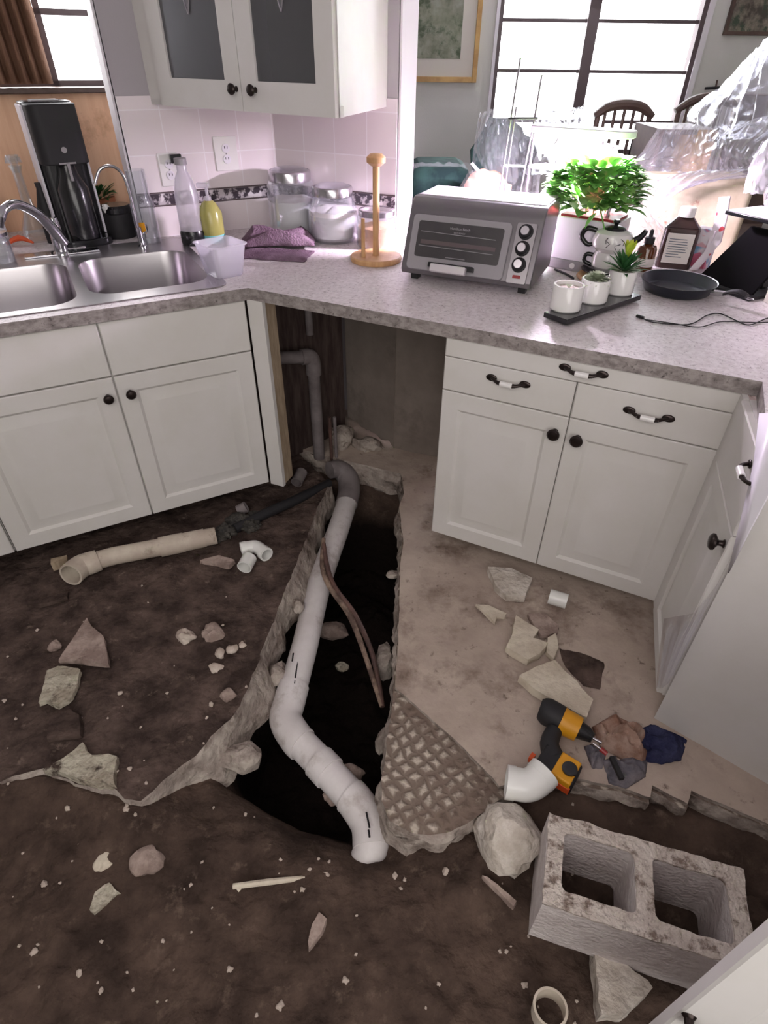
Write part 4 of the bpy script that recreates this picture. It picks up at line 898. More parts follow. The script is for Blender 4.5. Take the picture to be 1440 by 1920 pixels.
hd = MB().lathe([(0, 0), (.010, 0), (.010, .002), (0, .002)], (0, -.076, hS * .70), 20, (0, -1, 0)).build('logo', M['silver'], t)
MB().b6(-.030, .030, -.079, -.075, hS * .605, hS * .617).b6(-.005, .005, -.084, -.074, hS * .49, hS * .61).build('nozzle', M['silver'], t)
MB().b6(-hw * .45, hw * .45, .02, .09, hS, hS + .004).build('top_buttons', M['grey_plastic'], t)
# decanter
p = bs(92, 462, .06); hD = zt(42, 293, p) - .9145
p = bs(75, 455, .05); hD = zt(42, 293, p) - .9145
t = thing('decanter', 'clear crystal decanter with square glass stopper left of the soda maker', 'decanter', p)
MB().lathe([(0, .003), (.052, .0), (.058, .02), (.05, .05), (.028, .10), (.019, .17), (.017, .25), (.026, .275), (.022, .275), (.013, .25), (.014, .17), (.022, .10), (.045, .05), (.05, .02), (0, .012)], seg=12).build('glass_body', M['glass'], t)
MB().lathe([(0, .25), (.012, .25), (.014, .28), (.024, .31), (.032, hD - .02), (.028, hD), (0, hD)], seg=8).build('stopper', M['glass'], t)
# lidded jar at far left edge
p = bs(10, 502, .045); t = thing('glass_jar', 'clear lidded glass jar cut by the left edge of the photo', 'jar', p)
MB().lathe([(0, .002), (.04, 0), (.045, .01), (.045, .085), (.04, .095), (.037, .095), (.042, .083), (.042, .012), (0, .008)], seg=24).build('glass_body', M['glass'], t)
MB().lathe([(0, .10), (.045, .10), (.046, .112), (0, .118)], seg=24).build('lid', M['silver'], t)
p = bs(30, 440, .0, ); b = MB().lathe([(0, 0), (.035, 0), (.036, .16), (.02, .19), (.012, .22), (0, .22)], seg=20); o = b.build('bottle', M['white_plastic'], loc=bs(8, 470, .16)); tag(o, 'pale plastic bottle behind the jar at the left edge', 'bottle')
b = MB().tube([(-.05, 0, .012), (0, .01, .03), (.05, -.005, .012)], [.006, .012, .004], 8, sub=4); o = b.build('scrubber', M['orange'], loc=bs(40, 462, .0), rotz=.3); tag(o, 'small orange scrubber lying between glass jar and decanter', 'scrubber')
p = bs(118, 400, 0); b = MB().lathe([(0, 0), (.032, 0), (.034, .12), (.02, .17), (.012, .2), (.014, .22), (0, .22)], seg=20); o = b.build('bottle', M['black_matte'], loc=bs(108, 462, .08)); tag(o, 'dark bottle half hidden between decanter and soda maker', 'bottle')
MB_ = MB().lathe([(0, 0), (.045, 0), (.05, .004), (.05, .008), (0, .006)], seg=24); o = MB_.build('soap_dish', M['ceramic'], loc=bs(138, 473, .045)); tag(o, 'small white dish beside the faucet base', 'dish')
# black jar, planter with succulents
p = bs(231, 448, .05); r = wr(27, p); h = zt(215, 383, p) - .9145
t = thing('utensil_crock', 'dark grey ribbed canister with small white tag right of the soda maker', 'canister', p)
MB().lathe([(0, 0), (r * .95, 0), (r, .01), (r, h * .75), (r * .96, h * .77), (0, h * .77)], seg=28).build('body', M['black_matte'], t)
MB().lathe([(r, h * .77), (r * 1.03, h * .79), (r * 1.03, h * .93), (r * .9, h), (0, h)], seg=28).build('lid', M['black'], t)
MB().sph((-r * .3, -r * .8, h * .93), .016, (1, .8, 1.1), amp=.4, seed=4, ico=True).build('tag', M['ceramic'], t)
def leaf(b, p, d, L, w, up=Vector((0, 0, 1)), droop=.25, fold=.15):
    d = d.normalized(); sd = d.cross(up)
    if sd.length < 1e-3: sd = d.orthogonal()
    sd.normalize(); n = sd.cross(d)
    pts = []
    for t_, ww in ((0, .12), (.25, .8), (.5, 1), (.75, .7), (1, .02)):
        c = p + d * L * t_ - Vector((0, 0, 1)) * droop * L * t_ * t_; pts.append((b.bm.verts.new(c - sd * w * ww / 2 + n * fold * w * ww), b.bm.verts.new(c), b.bm.verts.new(c + sd * w * ww / 2 + n * fold * w * ww)))
    for a, c in zip(pts, pts[1:]):
        b.bm.faces.new((a[0], a[1], c[1], c[0])); b.bm.faces.new((a[1], a[2], c[2], c[1]))
def rnd(a, b_): return random.uniform(a, b_)
def bush(c, R, n, L, w, seed, rz=1.0, upb=.3):
    random.seed(seed); b = MB()
    for i in range(n):
        v = Vector((rnd(-1, 1), rnd(-1, 1), rnd(-.2, 1)))
        if v.length > 1: v.normalize()
        p = Vector(c) + Vector((v.x * R, v.y * R, v.z * R * rz)); d = Vector((v.x, v.y, upb + rnd(-.2, .6)))
        leaf(b, p, d, L * rnd(.7, 1.3), w * rnd(.7, 1.2))
    return b
p = bs(200, 430, .13); t = thing('potted_plant', 'small green succulent mix in a terracotta pot behind the dark canister', 'plant', p)
MB().lathe([(0, 0), (.05, 0), (.065, .09), (.07, .09), (.07, .11), (.06, .11), (0, .10)], seg=24).build('pot', M['terracotta'], t)
bush((0, 0, .11), .06, 110, .05, .02, 3, .5).build('foliage', M['leaf_dark'], t); bush((-.03, 0, .14), .03, 30, .045, .022, 5, .5).build('bright_rosette', M['leaf'], t)
# bottles beside right bowl
p = bs(283, 461, .04); h = zt(265, 318, p) - .9145; t = thing('glass_bottle', 'clear open glass bottle with yellow sticker behind the gooseneck tap', 'bottle', p); r = wr(21, p)
MB().lathe([(0, .002), (r, 0), (r, h * .55), (r * .9, h * .62), (r * .8, h * .7), (r * .8, h), (r * .74, h), (r * .74, h * .7), (r * .92, h * .54), (r * .92, .01), (0, .01)], seg=24).build('glass_body', M['glass'], t)
MB().b6(-.012, .012, -r - .003, -r - .001, .05, .09).build('label', M['yellow'], t)
p = bs(366, 462, .045); h = zt(345, 296, p) - .9145; r = wr(21, p); t = thing('water_bottle', 'tall clear plastic carbonation bottle with black base against the tiles', 'bottle', p)
MB().lathe([(r * 1.02, .055), (r, .09), (r * .98, h * .6), (r * .7, h * .78), (r * .42, h * .86), (r * .42, h * .95), (0, h * .95)], seg=28).build('bottle_body', M['tub'], t)
MB().lathe([(0, 0), (r * 1.0, 0), (r * 1.08, .01), (r * 1.08, .045), (r * .98, .058), (0, .058)], seg=28).build('base', M['black'], t)
MB().lathe([(0, h * .93), (r * .5, h * .93), (r * .5, h), (0, h)], seg=20).build('cap', M['grey_plastic'], t)
p = bs(403, 458, .035); h = zt(385, 340, p) - .9145; r = wr(21, p); t = thing('soap_bottle', 'pump bottle of yellow green dish soap with pale blue base label', 'bottle', p)
MB().lathe([(0, 0), (r * .95, 0), (r, .01), (r, h * .5), (r * .6, h * .66), (r * .35, h * .7), (0, h * .7)], seg=24).build('bottle_body', M['soap'], t)
MB().lathe([(r * 1.02, .004), (r * 1.02, .035)], seg=24).build('label', M['teal'], t)
MB().cyl((0, 0, h * .7), (0, 0, h * .9), .006).cyl((0, 0, h * .68), (0, 0, h * .76), .014).build('pump', M['tub'], t)
MB().box((-.012, 0, h * .94), (.05, .016, .018)).build('pump_head', M['tub'], t, bevel=.004)
# outlets on the tiled wall
def outlet(px, py, w, h, label, sockets=2, P=PA):
    s, z = szA(px, py, DEP - .008); t = thing('wall_outlet', label, 'outlet', PA(s, DEP - .0065, z), aA)
    MB().b6(-w / 2, w / 2, -.005, 0, -h / 2, h / 2).build('cover_plate', M['ceramic'], t, bevel=.002)
    for k in (-1, 1):
        so = MB().lathe([(0, 0), (.0165, 0), (.0165, .003), (0, .003)], (0, -.005, k * .02), 20, (0, -1, 0)).build('socket', M['white_plastic'], t)
        for dx in (-.006, .006): MB().b6(dx - .0012, dx + .0012, -.0086, -.0078, k * .02 - .001, k * .02 + .008).build('slot', M['ink'], so)
    MB().lathe([(0, 0), (.003, 0), (.0025, .0015), (0, .0015)], (0, -.005, 0), 12, (0, -1, 0)).build('screw', M['grey_plastic'], t)
    return t
outlet(424, 288, .098, .125, 'white duplex outlet on the tiles above the soap bottle')
outlet(318, 318, .08, .12, 'white outlet with a black adapter behind the carbonation bottle')
s, z = szA(329, 297, DEP - .03); b = MB().b6(-.022, .022, -.03, 0, -.016, .016); o = b.build('plug', M['black'], loc=PA(s, DEP - .016, z), rotz=aA, bevel=.003); tag(o, 'black plug adapter in the left wall outlet', 'plug')
# ---- right hand group
p1_ = at(1002, 588, .9145); p2_ = at(1061, 614, .9145); p3_ = at(1200, 566, .9145)
v1 = (p2_ - p1_); v2 = (p3_ - p2_); a_ = math.atan2(v2.y, v2.x); L = v2.length; Wt = v1.length
t = thing('tray', 'narrow black rectangular tray carrying three small white pots', 'tray', p2_, a_)
MB().b6(0, L, 0, .088, .006, .022).build('tray_top', M['black'], t, bevel=.002); MB().b6(L * .55, L * .82, .012, .07, 0, .006).build('foot', M['black_matte'], t); MB().b6(L * .05, L * .25, .012, .07, 0, .006).build('foot', M['black_matte'], t)
tz = .9145 + .022
dirT = Vector((v2.x, v2.y, 0)).normalized(); nT = Vector((-dirT.y, dirT.x, 0))
def whitepot(px, py, hwp, ty, label):
    p = at(px, py, tz); r = wr(hwp, p); d = Vector((p.x, p.y, 0)).normalized(); p = p + d * r
    h = zt(px, ty, p) - tz; t = thing('succulent_pot', label, 'plant', p)
    MB().lathe([(0, 0), (r * .93, 0), (r, .004), (r, h), (r * .97, h + .002), (r * .83, h + .002), (r * .82, h * .86), (0, h * .86)], seg=36).build('pot', M['ceramic'], t)
    MB().lathe([(r * .81, h * .87), (r * .5, h * .89), (0, h * .89)], seg=24).build('soil', M['rock'], t)
    return t, r, h
t, r, h = whitepot(1057, 588, 29, 533, 'white round pot with a tiny rosette at the near end of the tray')
b = MB()
for k in range(10): a = k * 2.4; leaf(b, Vector((0, 0, h * .88)), Vector((math.cos(a), math.sin(a), .7)), .016, .008, droop=0)
b.build('rosette', M['leaf_pale'], t)
t, r, h = whitepot(1108, 572, 27, 522, 'white round pot with a pale frosted rosette in the middle of the tray')
b = MB()
for k in range(90): a = k * 2.4; q_ = k / 90; leaf(b, Vector((0, 0, h * .9 + .014 * (1 - q_))), Vector((math.cos(a), math.sin(a), 1.1 - q_ * 1.15)), .022 + .034 * q_, .013, droop=.1)
b.build('rosette', M['leaf_pale'], t)
t, r, h = whitepot(1158, 556, 25, 505, 'white round pot with spiky yellow green plant at the far end of the tray')
b = MB(); b2 = MB()
for k in range(50): a = k * 2.4; q_ = k / 50; leaf(b, Vector((0, 0, h * .9)), Vector((math.cos(a), math.sin(a), 2.4 - q_ * 2.2)), .085, .013, droop=.15)
for k in range(12): a = k * 2.4; leaf(b2, Vector((0, 0, h * .9 + .045)), Vector((math.cos(a), math.sin(a), 3.2 - k * .12)), .055, .022, droop=.0)
b.build('foliage', M['leaf_dark'], t); b2.build('bright_leaves', M['leaf_yellow'], t)
b = MB()
for k in range(24): a = k * 2.4 + 1; leaf(b, Vector((0, 0, h * .92)), Vector((math.cos(a), math.sin(a), .35)), .06, .010, droop=.15)
b.build('frosted_leaves', M['leaf_pale'], t)
# frying pan
p = bs(1262, 562, .10); r = wr(67, p); 
t = thing('frying_pan', 'black nonstick frying pan with pale rim and black handle on the right counter', 'pan', p)
MB().lathe([(0, 0), (r * .78, 0), (r * .86, .006), (r * .98, .034), (r * 1.0, .038), (r * .965, .036), (r * .84, .010), (r * .76, .0055), (0, .005)], seg=48).build('pan_body', M['pan'], t)
MB().lathe([(r * .985, .0365), (r * 1.0, .040), (r * .975, .0385)], seg=48).build('rim', M['pan_rim'], t)
hh = at(1402, 553, .96) - p; hd_ = Vector((hh.x, hh.y, 0)).normalized(); sdn = Vector((-hd_.y, hd_.x, 0)); Lh = Vector((hh.x, hh.y)).length
b = MB(); prev = None
for k in range(13):
    f = k / 12; c = hd_ * (r + .035 + (Lh - r - .035) * f) + V(0, 0, .032 + .016 * math.sin(f * 2.6)); w_ = .011 + .005 * f; tq = .007
    rg = [b.bm.verts.new(c + sdn * w_ * math.cos(a) + V(0, 0, tq * math.sin(a))) for a in [2 * PI * i / 12 for i in range(12)]]
    if prev:
        for i in range(12): b.bm.faces.new((prev[i], prev[(i + 1) % 12], rg[(i + 1) % 12], rg[i]))
    else: b.bm.faces.new(rg)
    prev = rg
b.bm.faces.new(prev); b.build('handle', M['black_matte'], t)
MB().tube([hd_ * (r - .005) + V(0, 0, .026), hd_ * (r + .045) + V(0, 0, .034)], [.010, .008], 10).build('handle_bracket', M['pan_rim'], t)
c_e = hd_ * (Lh + .008) + V(0, 0, .036); MB().tube([c_e + hd_ * .014 * math.cos(a) + sdn * .008 * math.sin(a) for a in [k * .4 for k in range(17)]], .0015, 6).build('hanging_loop', M['pan_rim'], t)
# peroxide style brown bottle
def bottle_sq(px, py, hw, ty, label):
    p = bs(px, py, .03); r = wr(hw, p); h = zt(px + 12, ty, p) - .9145; t = thing('brown_bottle', label, 'bottle', p, aB + .12)
    b = rbox(MB(), -r, r, -r * .62, r * .62, 0, h * .68, r * .35); rbox(b, -r * .98, r * .98, -r * .6, r * .6, h * .68, h * .86, r * .35, .42); b.build('bottle_body', M['brown_bottle'], t, bevel=.003)
    MB().lathe([(0, h * .85), (r * .46, h * .85), (r * .46, h * .97), (r * .42, h), (0, h)], seg=24).build('cap', M['ceramic'], t)
    lb = MB().b6(-r * .75, r * .75, -r * .62 - .0015, -r * .62, h * .10, h * .60).build('label', M['label'], t)
    random.seed(5)
    for k in range(8): zz = h * (.50 - .042 * k); MB().b6(-r * .6, r * (.1 + .45 * random.random()), -r * .62 - .0022, -r * .62 - .0015, zz, zz + h * .012).build('print_line', M['label_ink'], lb)
    return t
bottle_sq(1258, 503, 30, 386, 'tall dark brown bottle with white cap and paper label behind the frying pan')
p = bs(1203, 508, .02); r = wr(17, p); h = zt(1212, 428, p) - .9145; t = thing('dropper_bottle', 'small amber glass dropper bottle with white sticker left of the brown bottle', 'bottle', p)
MB().lathe([(0, 0), (r, 0), (r, h * .52), (r * .85, h * .6), (r * .4, h * .66), (0, h * .66)], seg=24).build('bottle_body', M['amber'], t)
MB().lathe([(r * .45, h * .64), (r * .52, h * .66), (r * .52, h * .80), (r * .22, h * .82), (r * .2, h * .97), (0, h)], seg=20).build('dropper', M['black_matte'], t)
MB().lathe([(r * 1.03, h * .12), (r * 1.03, h * .32)], seg=24).build('label', M['label'], t)
# teapot stack
p = bs(1131, 528, .06); h = zt(1143, 411, p) - .9345; r = wr(36, p)
t = thing('teapot', 'white stacking teapot over cup with black lid, handle and spout', 'teapot', p, aB)
MB().lathe([(0, 0), (r * .55, 0), (r * .8, h * .12), (r * .82, h * .30), (r * .7, h * .40), (0, h * .40)], seg=32).build('cup', M['ceramic'], t)
MB().lathe([(0, h * .40), (r * .7, h * .40), (r * .95, h * .50), (r, h * .62), (r * .85, h * .76), (r * .55, h * .82), (0, h * .82)], seg=32).build('pot_body', M['ceramic'], t)
ld = MB().lathe([(r * .55, h * .82), (r * .48, h * .86), (r * .2, h * .89), (0, h * .89)], seg=28).build('lid', M['black'], t)
MB().lathe([(0, h * .88), (.006, h * .88), (.008, h * .93), (.013, h * .96), (.01, h), (0, h)], seg=16).build('lid_knob', M['black'], ld)
MB().tube([(-r * .85, 0, h * .76), (-r * 1.35, 0, h * .78), (-r * 1.55, 0, h * .62), (-r * 1.2, 0, h * .48), (-r * .9, 0, h * .50)], [.008, .009, .009, .008, .006], 12, sub=5).build('handle', M['black'], t)
MB().tube([(-r * .75, -.01, h * .30), (-r * 1.1, -.012, h * .30), (-r * 1.15, -.012, h * .17), (-r * .75, -.01, h * .10)], .007, 12, sub=5).build('cup_handle', M['black'], t)
MB().tube([(r * .8, 0, h * .58), (r * 1.25, 0, h * .72), (r * 1.45, 0, h * .86)], [.015, .011, .008], 12, sub=4).build('spout', M['black'], t)
random.seed(3)
for k in range(4):
    a = -PI / 2 + rnd(-.5, .9); z_ = h * rnd(.5, .7); c = V(r * .99 * math.cos(a), r * .99 * math.sin(a), z_)
    MB().tube([c, c + V(rnd(-.01, .01), -.001, .012), c + V(rnd(-.015, .015), -.001, .02)], .0012, 5).build('painted_twig', M['ink'], t)
b = MB().lathe([(0, 0), (.072, 0), (.077, .006), (.072, .014), (0, .012)], seg=36); o = b.build('coaster', M['wood'], loc=bs(1118, 520, .07)+V(0.0,.0,0)); 
o.location = p + V(-.03, -.02, -.0); tag(o, 'round wooden board under the teapot saucer', 'board')
sau = MB().lathe([(0, 0), (.05, 0), (.078, .012), (.08, .015), (.05, .006), (0, .005)], seg=36).build('saucer', M['black'], loc=p + V(-.012, -.01, .0145)); tag(sau, 'dark saucer between the teapot and its round wooden board', 'saucer')
for ch_ in (t,): ch_.location = p + V(0, 0, .021)
b = MB().tube([bs(1040, 507) + V(0, 0, .004), bs(1060, 516) + V(0, 0, .005), bs(1075, 524) + V(0, 0, .004)], .004, 8, sub=4); b.build('power_cord', M['black_matte'], OVEN, world=True)
# charging cable
pts = [bs(x, y) + V(0, 0, .003) for x, y in ((1204, 598), (1225, 606), (1290, 610), (1325, 593), (1350, 590), (1380, 603), (1405, 611), (1440, 598), (1490, 590))]
t = thing('charging_cable', 'thin dark cable trailing across the right end of the counter', 'cable', bs(1320, 600))
MB().tube(pts, .0018, 8, sub=6).build('cord', M['ink'], t, world=True)
pts = [bs(x, y) + V(0, 0, .003) for x, y in ((1210, 601), (1260, 608), (1310, 615), (1350, 605), (1400, 606), (1440, 606), (1490, 600))]
MB().tube(pts, .0016, 8, sub=6).build('cord', M['ink'], t, world=True)
MB().tube([bs(1193, 595) + V(0, 0, .005), bs(1206, 599) + V(0, 0, .005)], .005, 10).build('connector', M['black'], t, world=True)
# ------------------------------------------------------------------ hydroponic garden with grow light
A_ = bs(1027, 499); B_ = bs(1150, 522); d = (B_ - A_); ag = math.atan2(d.y, d.x); Wg = .225
hg = zt(1042, 404, A_) - .9145
t = thing('indoor_garden', 'white countertop garden box with leafy herbs under a bright grow light', 'planter', A_, ag)
rbox(MB(), 0, Wg, 0, .16, .034, hg, .012).build('tank', M['white_plastic'], t, bevel=.003)
rbox(MB(), -.004, Wg + .004, -.004, .164, 0, .034, .012).build('base', M['grey_plastic'], t, bevel=.002)
MB().lathe([(0, 0), (.010, 0), (.010, .002), (0, .002)], (.095, -.004, .018), 20, (0, -1, 0)).build('button', M['ceramic'], t)
MB().b6(.012, Wg - .012, .012, .148, hg, hg + .008).build('deck', M['red'], t)
gc = A_ + Vector((math.cos(ag), math.sin(ag), 0)) * Wg * .5 + Vector((-math.sin(ag), math.cos(ag), 0)) * .10
def gl(px, py, dt=0): 
    o_ = A_ + Vector((-math.sin(ag), math.cos(ag), 0)) * (.10 + dt); p = onpl(px, py, o_, (-math.sin(ag), math.cos(ag))); v = p - A_; return Vector((v.x * math.cos(ag) + v.y * math.sin(ag), .10 + dt, v.z))
h0 = gl(998, 243); h1 = gl(1193, 250); zh = (h0.z + h1.z) / 2
rbox(MB(), h0.x, h1.x, .10 - .05, .10 + .05, zh - .010, zh + .012, .045).build('light_hood', M['hood_white'], t, bevel=.003)
MB().b6(h0.x + .03, h1.x - .03, .07, .13, zh - .013, zh - .0102).build('led_panel', M['led'], t)
po = gl(1003, 300).x
MB().cyl((h0.x + .01, .10, .03), (h0.x + .01, .10, zh), .0045).build('post', M['silver'], t)
a0 = gl(992, 312); a1 = gl(1165, 325)
MB().tube([(a0.x, .10, a0.z), (a1.x, .03, a1.z), (a1.x + .01, .12, a1.z), (a0.x + .03, .18, a0.z), (a0.x, .10, a0.z)], .006, 10).build('plant_guard', M['hood_white'], t)
MB().cyl((a1.x, .05, .03), (a1.x, .05, a1.z), .006).build('post', M['silver'], t)
bush((Wg * .45, .07, hg + .055), .135, 560, .06, .042, 11, .95, .2).build('foliage', M['leaf'], t)
b = MB(); random.seed(8)
for k in range(9): x = rnd(.05, .22); y = rnd(.05, .15); b.tube([(x, y, hg), (x + rnd(-.03, .03), y, hg + .10), (x + rnd(-.05, .05), y + rnd(-.03, .03), hg + .17)], .0025, 6)
b.tube([(.14, .05, hg + .08), (.16, -.015, hg + .04), (.20, -.03, hg - .03)], .0025, 6); leaf(b, V(.20, -.03, hg - .02), V(.1, -.3, -.6), .05, .035); leaf(b, V(.15, -.02, hg + .03), V(-.3, -.3, -.5), .05, .03)
b.build('stems', M['leaf'], t)
b = MB()
for k in range(16):
    c = V(rnd(.02, .28), rnd(.0, .14), hg + rnd(.05, .14))
    for j in range(5): a = j * 1.257; leaf(b, c, Vector((math.cos(a), math.sin(a) - .3, .4)), .013, .009)
b.build('flowers', M['petal'], t)
lp = Vector((gc.x, gc.y, .9145 + zh - .02))
gcx = (h0.x + h1.x) / 2; lpos = A_ + Vector((math.cos(ag), math.sin(ag), 0)) * gcx + Vector((-math.sin(ag), math.cos(ag), 0)) * .10 + V(0, 0, zh - .018)
gla = area('grow_light', lpos, lpos - V(0, 0, 1), .30, .06, GROW, (.97, .80, 1.0)); gla.rotation_euler = (0, 0, ag)
# tall wire plant stakes
t = thing('plant_stand', 'thin twin wire stakes with a dark crossbar in front of the window', 'stand', V(aty(955, 380, 2.68).x, 2.68, .9145))
def yy(px, py, Y=2.68): return aty(px, py, Y)
MB().tube([yy(935, 370) * 1 + V(-.01, 0, .9145 - yy(935, 370).z), yy(935, 370), yy(958, 222), yy(976, 108)], .0035, 8).build('stake', M['silver'], t, world=True); MB().tube([yy(975, 365) + V(-.01, 0, .9145 - yy(975, 365).z), yy(975, 365), yy(1002, 222), yy(1016, 140)], .0035, 8).build('stake', M['silver'], t, world=True)
MB().tube([yy(953, 223), yy(1008, 222)], .005, 8).build('crossbar', M['black_matte'], t, world=True)
MB().tube([yy(944, 370), yy(968, 200)], .003, 8).build('stake', M['silver'], t, world=True)
MB().tube([yy(944, 310), yy(984, 312)], .004, 8).build('collar', M['ceramic'], t, world=True)
# ------------------------------------------------------------------ pipes
def P3(L): return [at(x, y, z) for x, y, z in L]
mp = P3([(618, 882, -.01), (634, 880, -.02), (650, 893, -.05), (655, 918, -.085), (650, 945, -.10), (632, 1000, -.11), (600, 1090, -.12), (572, 1210, -.13), (543, 1315, -.14), (536, 1350, -.145), (556, 1385, -.145), (612, 1443, -.145), (668, 1505, -.145), (692, 1545, -.15), (697, 1590, -.155), (672, 1650, -.20)])
t = thing('drain_pipe', 'long white PVC drain pipe bending down the length of the open trench', 'pipe', at(600, 1200, -.5))
RP = .047
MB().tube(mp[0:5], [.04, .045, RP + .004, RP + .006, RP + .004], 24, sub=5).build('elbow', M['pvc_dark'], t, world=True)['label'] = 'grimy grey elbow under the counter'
MB().tube([mp[4], mp[5], mp[6], mp[7], mp[8]], RP, 28, sub=2).build('pipe_section', M['pvc'], t, world=True)
MB().tube([mp[8].lerp(mp[7], .25), mp[8], mp[9], mp[10], mp[10].lerp(mp[11], .2)], RP + .0055, 28, sub=5).build('elbow', M['pvc'], t, world=True)
MB().tube([mp[10], mp[11], mp[12]], RP, 28, sub=3).build('pipe_section', M['pvc'], t, world=True)
MB().tube([mp[11].lerp(mp[10], .25), mp[11].lerp(mp[12], .12)], RP + .005, 28).build('coupling', M['pvc'], t, world=True)
MB().tube([mp[12].lerp(mp[11], .2), mp[12], mp[13], mp[14]], RP + .005, 28, sub=5).build('elbow', M['pvc'], t, world=True)
MB().tube([mp[14].lerp(mp[13], .3), mp[14], mp[15]], RP, 28, sub=5).build('pipe_section', M['pvc'], t, world=True)
toc = lambda p, k: p + (CAMP - p).normalized() * k
for (a, b_) in (((585, 1137), (577, 1170)), ((561, 1222), (552, 1282)), ((687, 1523), (693, 1552)), ((691, 1556), (693, 1570)), ((550, 1225), (548, 1240))):
    pa = toc(at(*a, -.135), 0); 
    qa = [toc(at(a[0] + (b_[0] - a[0]) * f, a[1] + (b_[1] - a[1]) * f, -.135), RP + .010) for f in (0, .5, 1)]
    MB().tube(qa, .0028, 6).build('black_mark', M['ink'], t, world=True)
# corroded twin tubes across the trench
for off, m in ((0, 'root'), (9, 'copper')):
    b = MB().tube(P3([(607, 1010 + off, -.01), (604 + off, 1060, -.04), (618 + off, 1100, -.05), (655 + off, 1152, -.08), (680 + off * 1.6, 1215, -.10), (700 + off, 1275, -.12), (716 + off * .2, 1325, -.13)]), [.008, .010, .010, .012, .009, .009, .007], 10, sub=4)
    o = b.build('water_line', M[m], origin=at(655, 1152, -.16)); tag(o, 'tan corroded water line crossing over the drain pipe in the trench' if m == 'root' else 'dark copper water line beside the tan one in the trench', 'pipe')
# stack inside the bay
vb = at(599, 858, 0); vt_ = vb.copy(); vt_.z = zt(607, 668, vb)
t = thing('vent_pipe', 'upright grey white pipe and elbow inside the open bay under the counter', 'pipe', vb)
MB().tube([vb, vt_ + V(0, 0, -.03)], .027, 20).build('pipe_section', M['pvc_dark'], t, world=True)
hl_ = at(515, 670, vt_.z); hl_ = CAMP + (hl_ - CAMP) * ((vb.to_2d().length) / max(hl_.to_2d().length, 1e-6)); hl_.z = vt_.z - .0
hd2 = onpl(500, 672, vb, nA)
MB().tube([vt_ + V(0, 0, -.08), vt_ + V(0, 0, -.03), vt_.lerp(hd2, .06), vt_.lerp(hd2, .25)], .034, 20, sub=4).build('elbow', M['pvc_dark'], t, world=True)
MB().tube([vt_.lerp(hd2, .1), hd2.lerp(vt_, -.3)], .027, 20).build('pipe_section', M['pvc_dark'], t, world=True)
for px, m in ((622, 'copper'), (631, 'pvc_dark')):
    q = at(px, 862, 0); b = MB().tube([q, V(q.x, q.y, zt(px, 782, q))], .008, 10); o = b.build('supply_riser', M[m], origin=q); tag(o, 'thin %s riser standing right of the vent pipe in the bay' % ('copper' if m == 'copper' else 'grey'), 'pipe')
q = at(585, 606, .72); qb = onpl(580, 612, at(560, 860, 0), nA); b = MB().cyl(qb + V(0, 0, -.035), qb + V(0, 0, .16), .016); o = b.build('drain_tailpiece', M['pvc_dark'], origin=qb); tag(o, 'short grey tailpiece hanging at the top of the dark bay', 'pipe')
# old cream pipe lying along the toe of the sink cabinet
op = P3([(146, 1070, .043), (152, 1062, .045), (185, 1050, .045), (215, 1042, .044), (300, 1026, .042), (405, 1004, .04)])
t = thing('old_pipe', 'dirty cream coloured pipe with open end lying below the sink cabinet doors', 'pipe', at(270, 1035, 0))
d0 = (Vector((CAMP.x, CAMP.y, .3)) - op[0]).normalized()
e0 = op[1] + Vector((-.012, -.055, .010))
MB().tube([e0, op[1], op[2].lerp(op[1], .4), op[2]], [.044, .043, .042, .040], 28, sub=4, inner=.84).build('elbow', M['pvc_old'], t, world=True)
MB().tube(op[2:], .034, 24, inner=.84).build('pipe_section', M['pvc_old'], t, world=True)
MB().tube([op[4].lerp(op[5], .0), op[4].lerp(op[5], .42)], .039, 24).build('coupling', M['pvc_old'], t, world=True)
MB().tube([op[4].lerp(op[5], .42), op[4].lerp(op[5], .8)], .037, 24).build('coupling', M['pvc_old'], t, world=True)
b = MB().box((0, 0, .018), (.055, .03, .036)); o = b.build('wood_block', M['woodedge'], loc=at(116, 1062, .012), rotz=.4); tag(o, 'small yellowish wood block beside the open mouth of the cream pipe', 'block')
for i, (px, py, r) in enumerate(((425, 1000, .035), (447, 985, .045), (470, 992, .035), (480, 972, .028), (410, 1012, .025))):
    b = MB().sph((0, 0, r * .4), r, (1.2, 1, .7), amp=.5, freq=2.5, seed=i + 20, ico=True); o = b.build('muck_clump', M['muck'], loc=at(px, py, .0), angle=60); tag(o, ('black muck clump stuck to the end of the cream pipe', 'largest black muck clump right of the cream pipe end', 'black muck clump just above the white elbow fitting', 'small black muck clump against the sink cabinet toe', 'smallest black muck clump below the cream pipe end')[i], 'clump')
b = MB().tube(P3([(440, 992, .02), (500, 962, .02), (560, 935, .015), (618, 905, .0)]), [.020, .022, .022, .018], 14, sub=3); o = b.build('iron_pipe', M['black_matte'], origin=at(520, 950, 0)); tag(o, 'black iron pipe running from the muck to the trench under the counter', 'pipe')
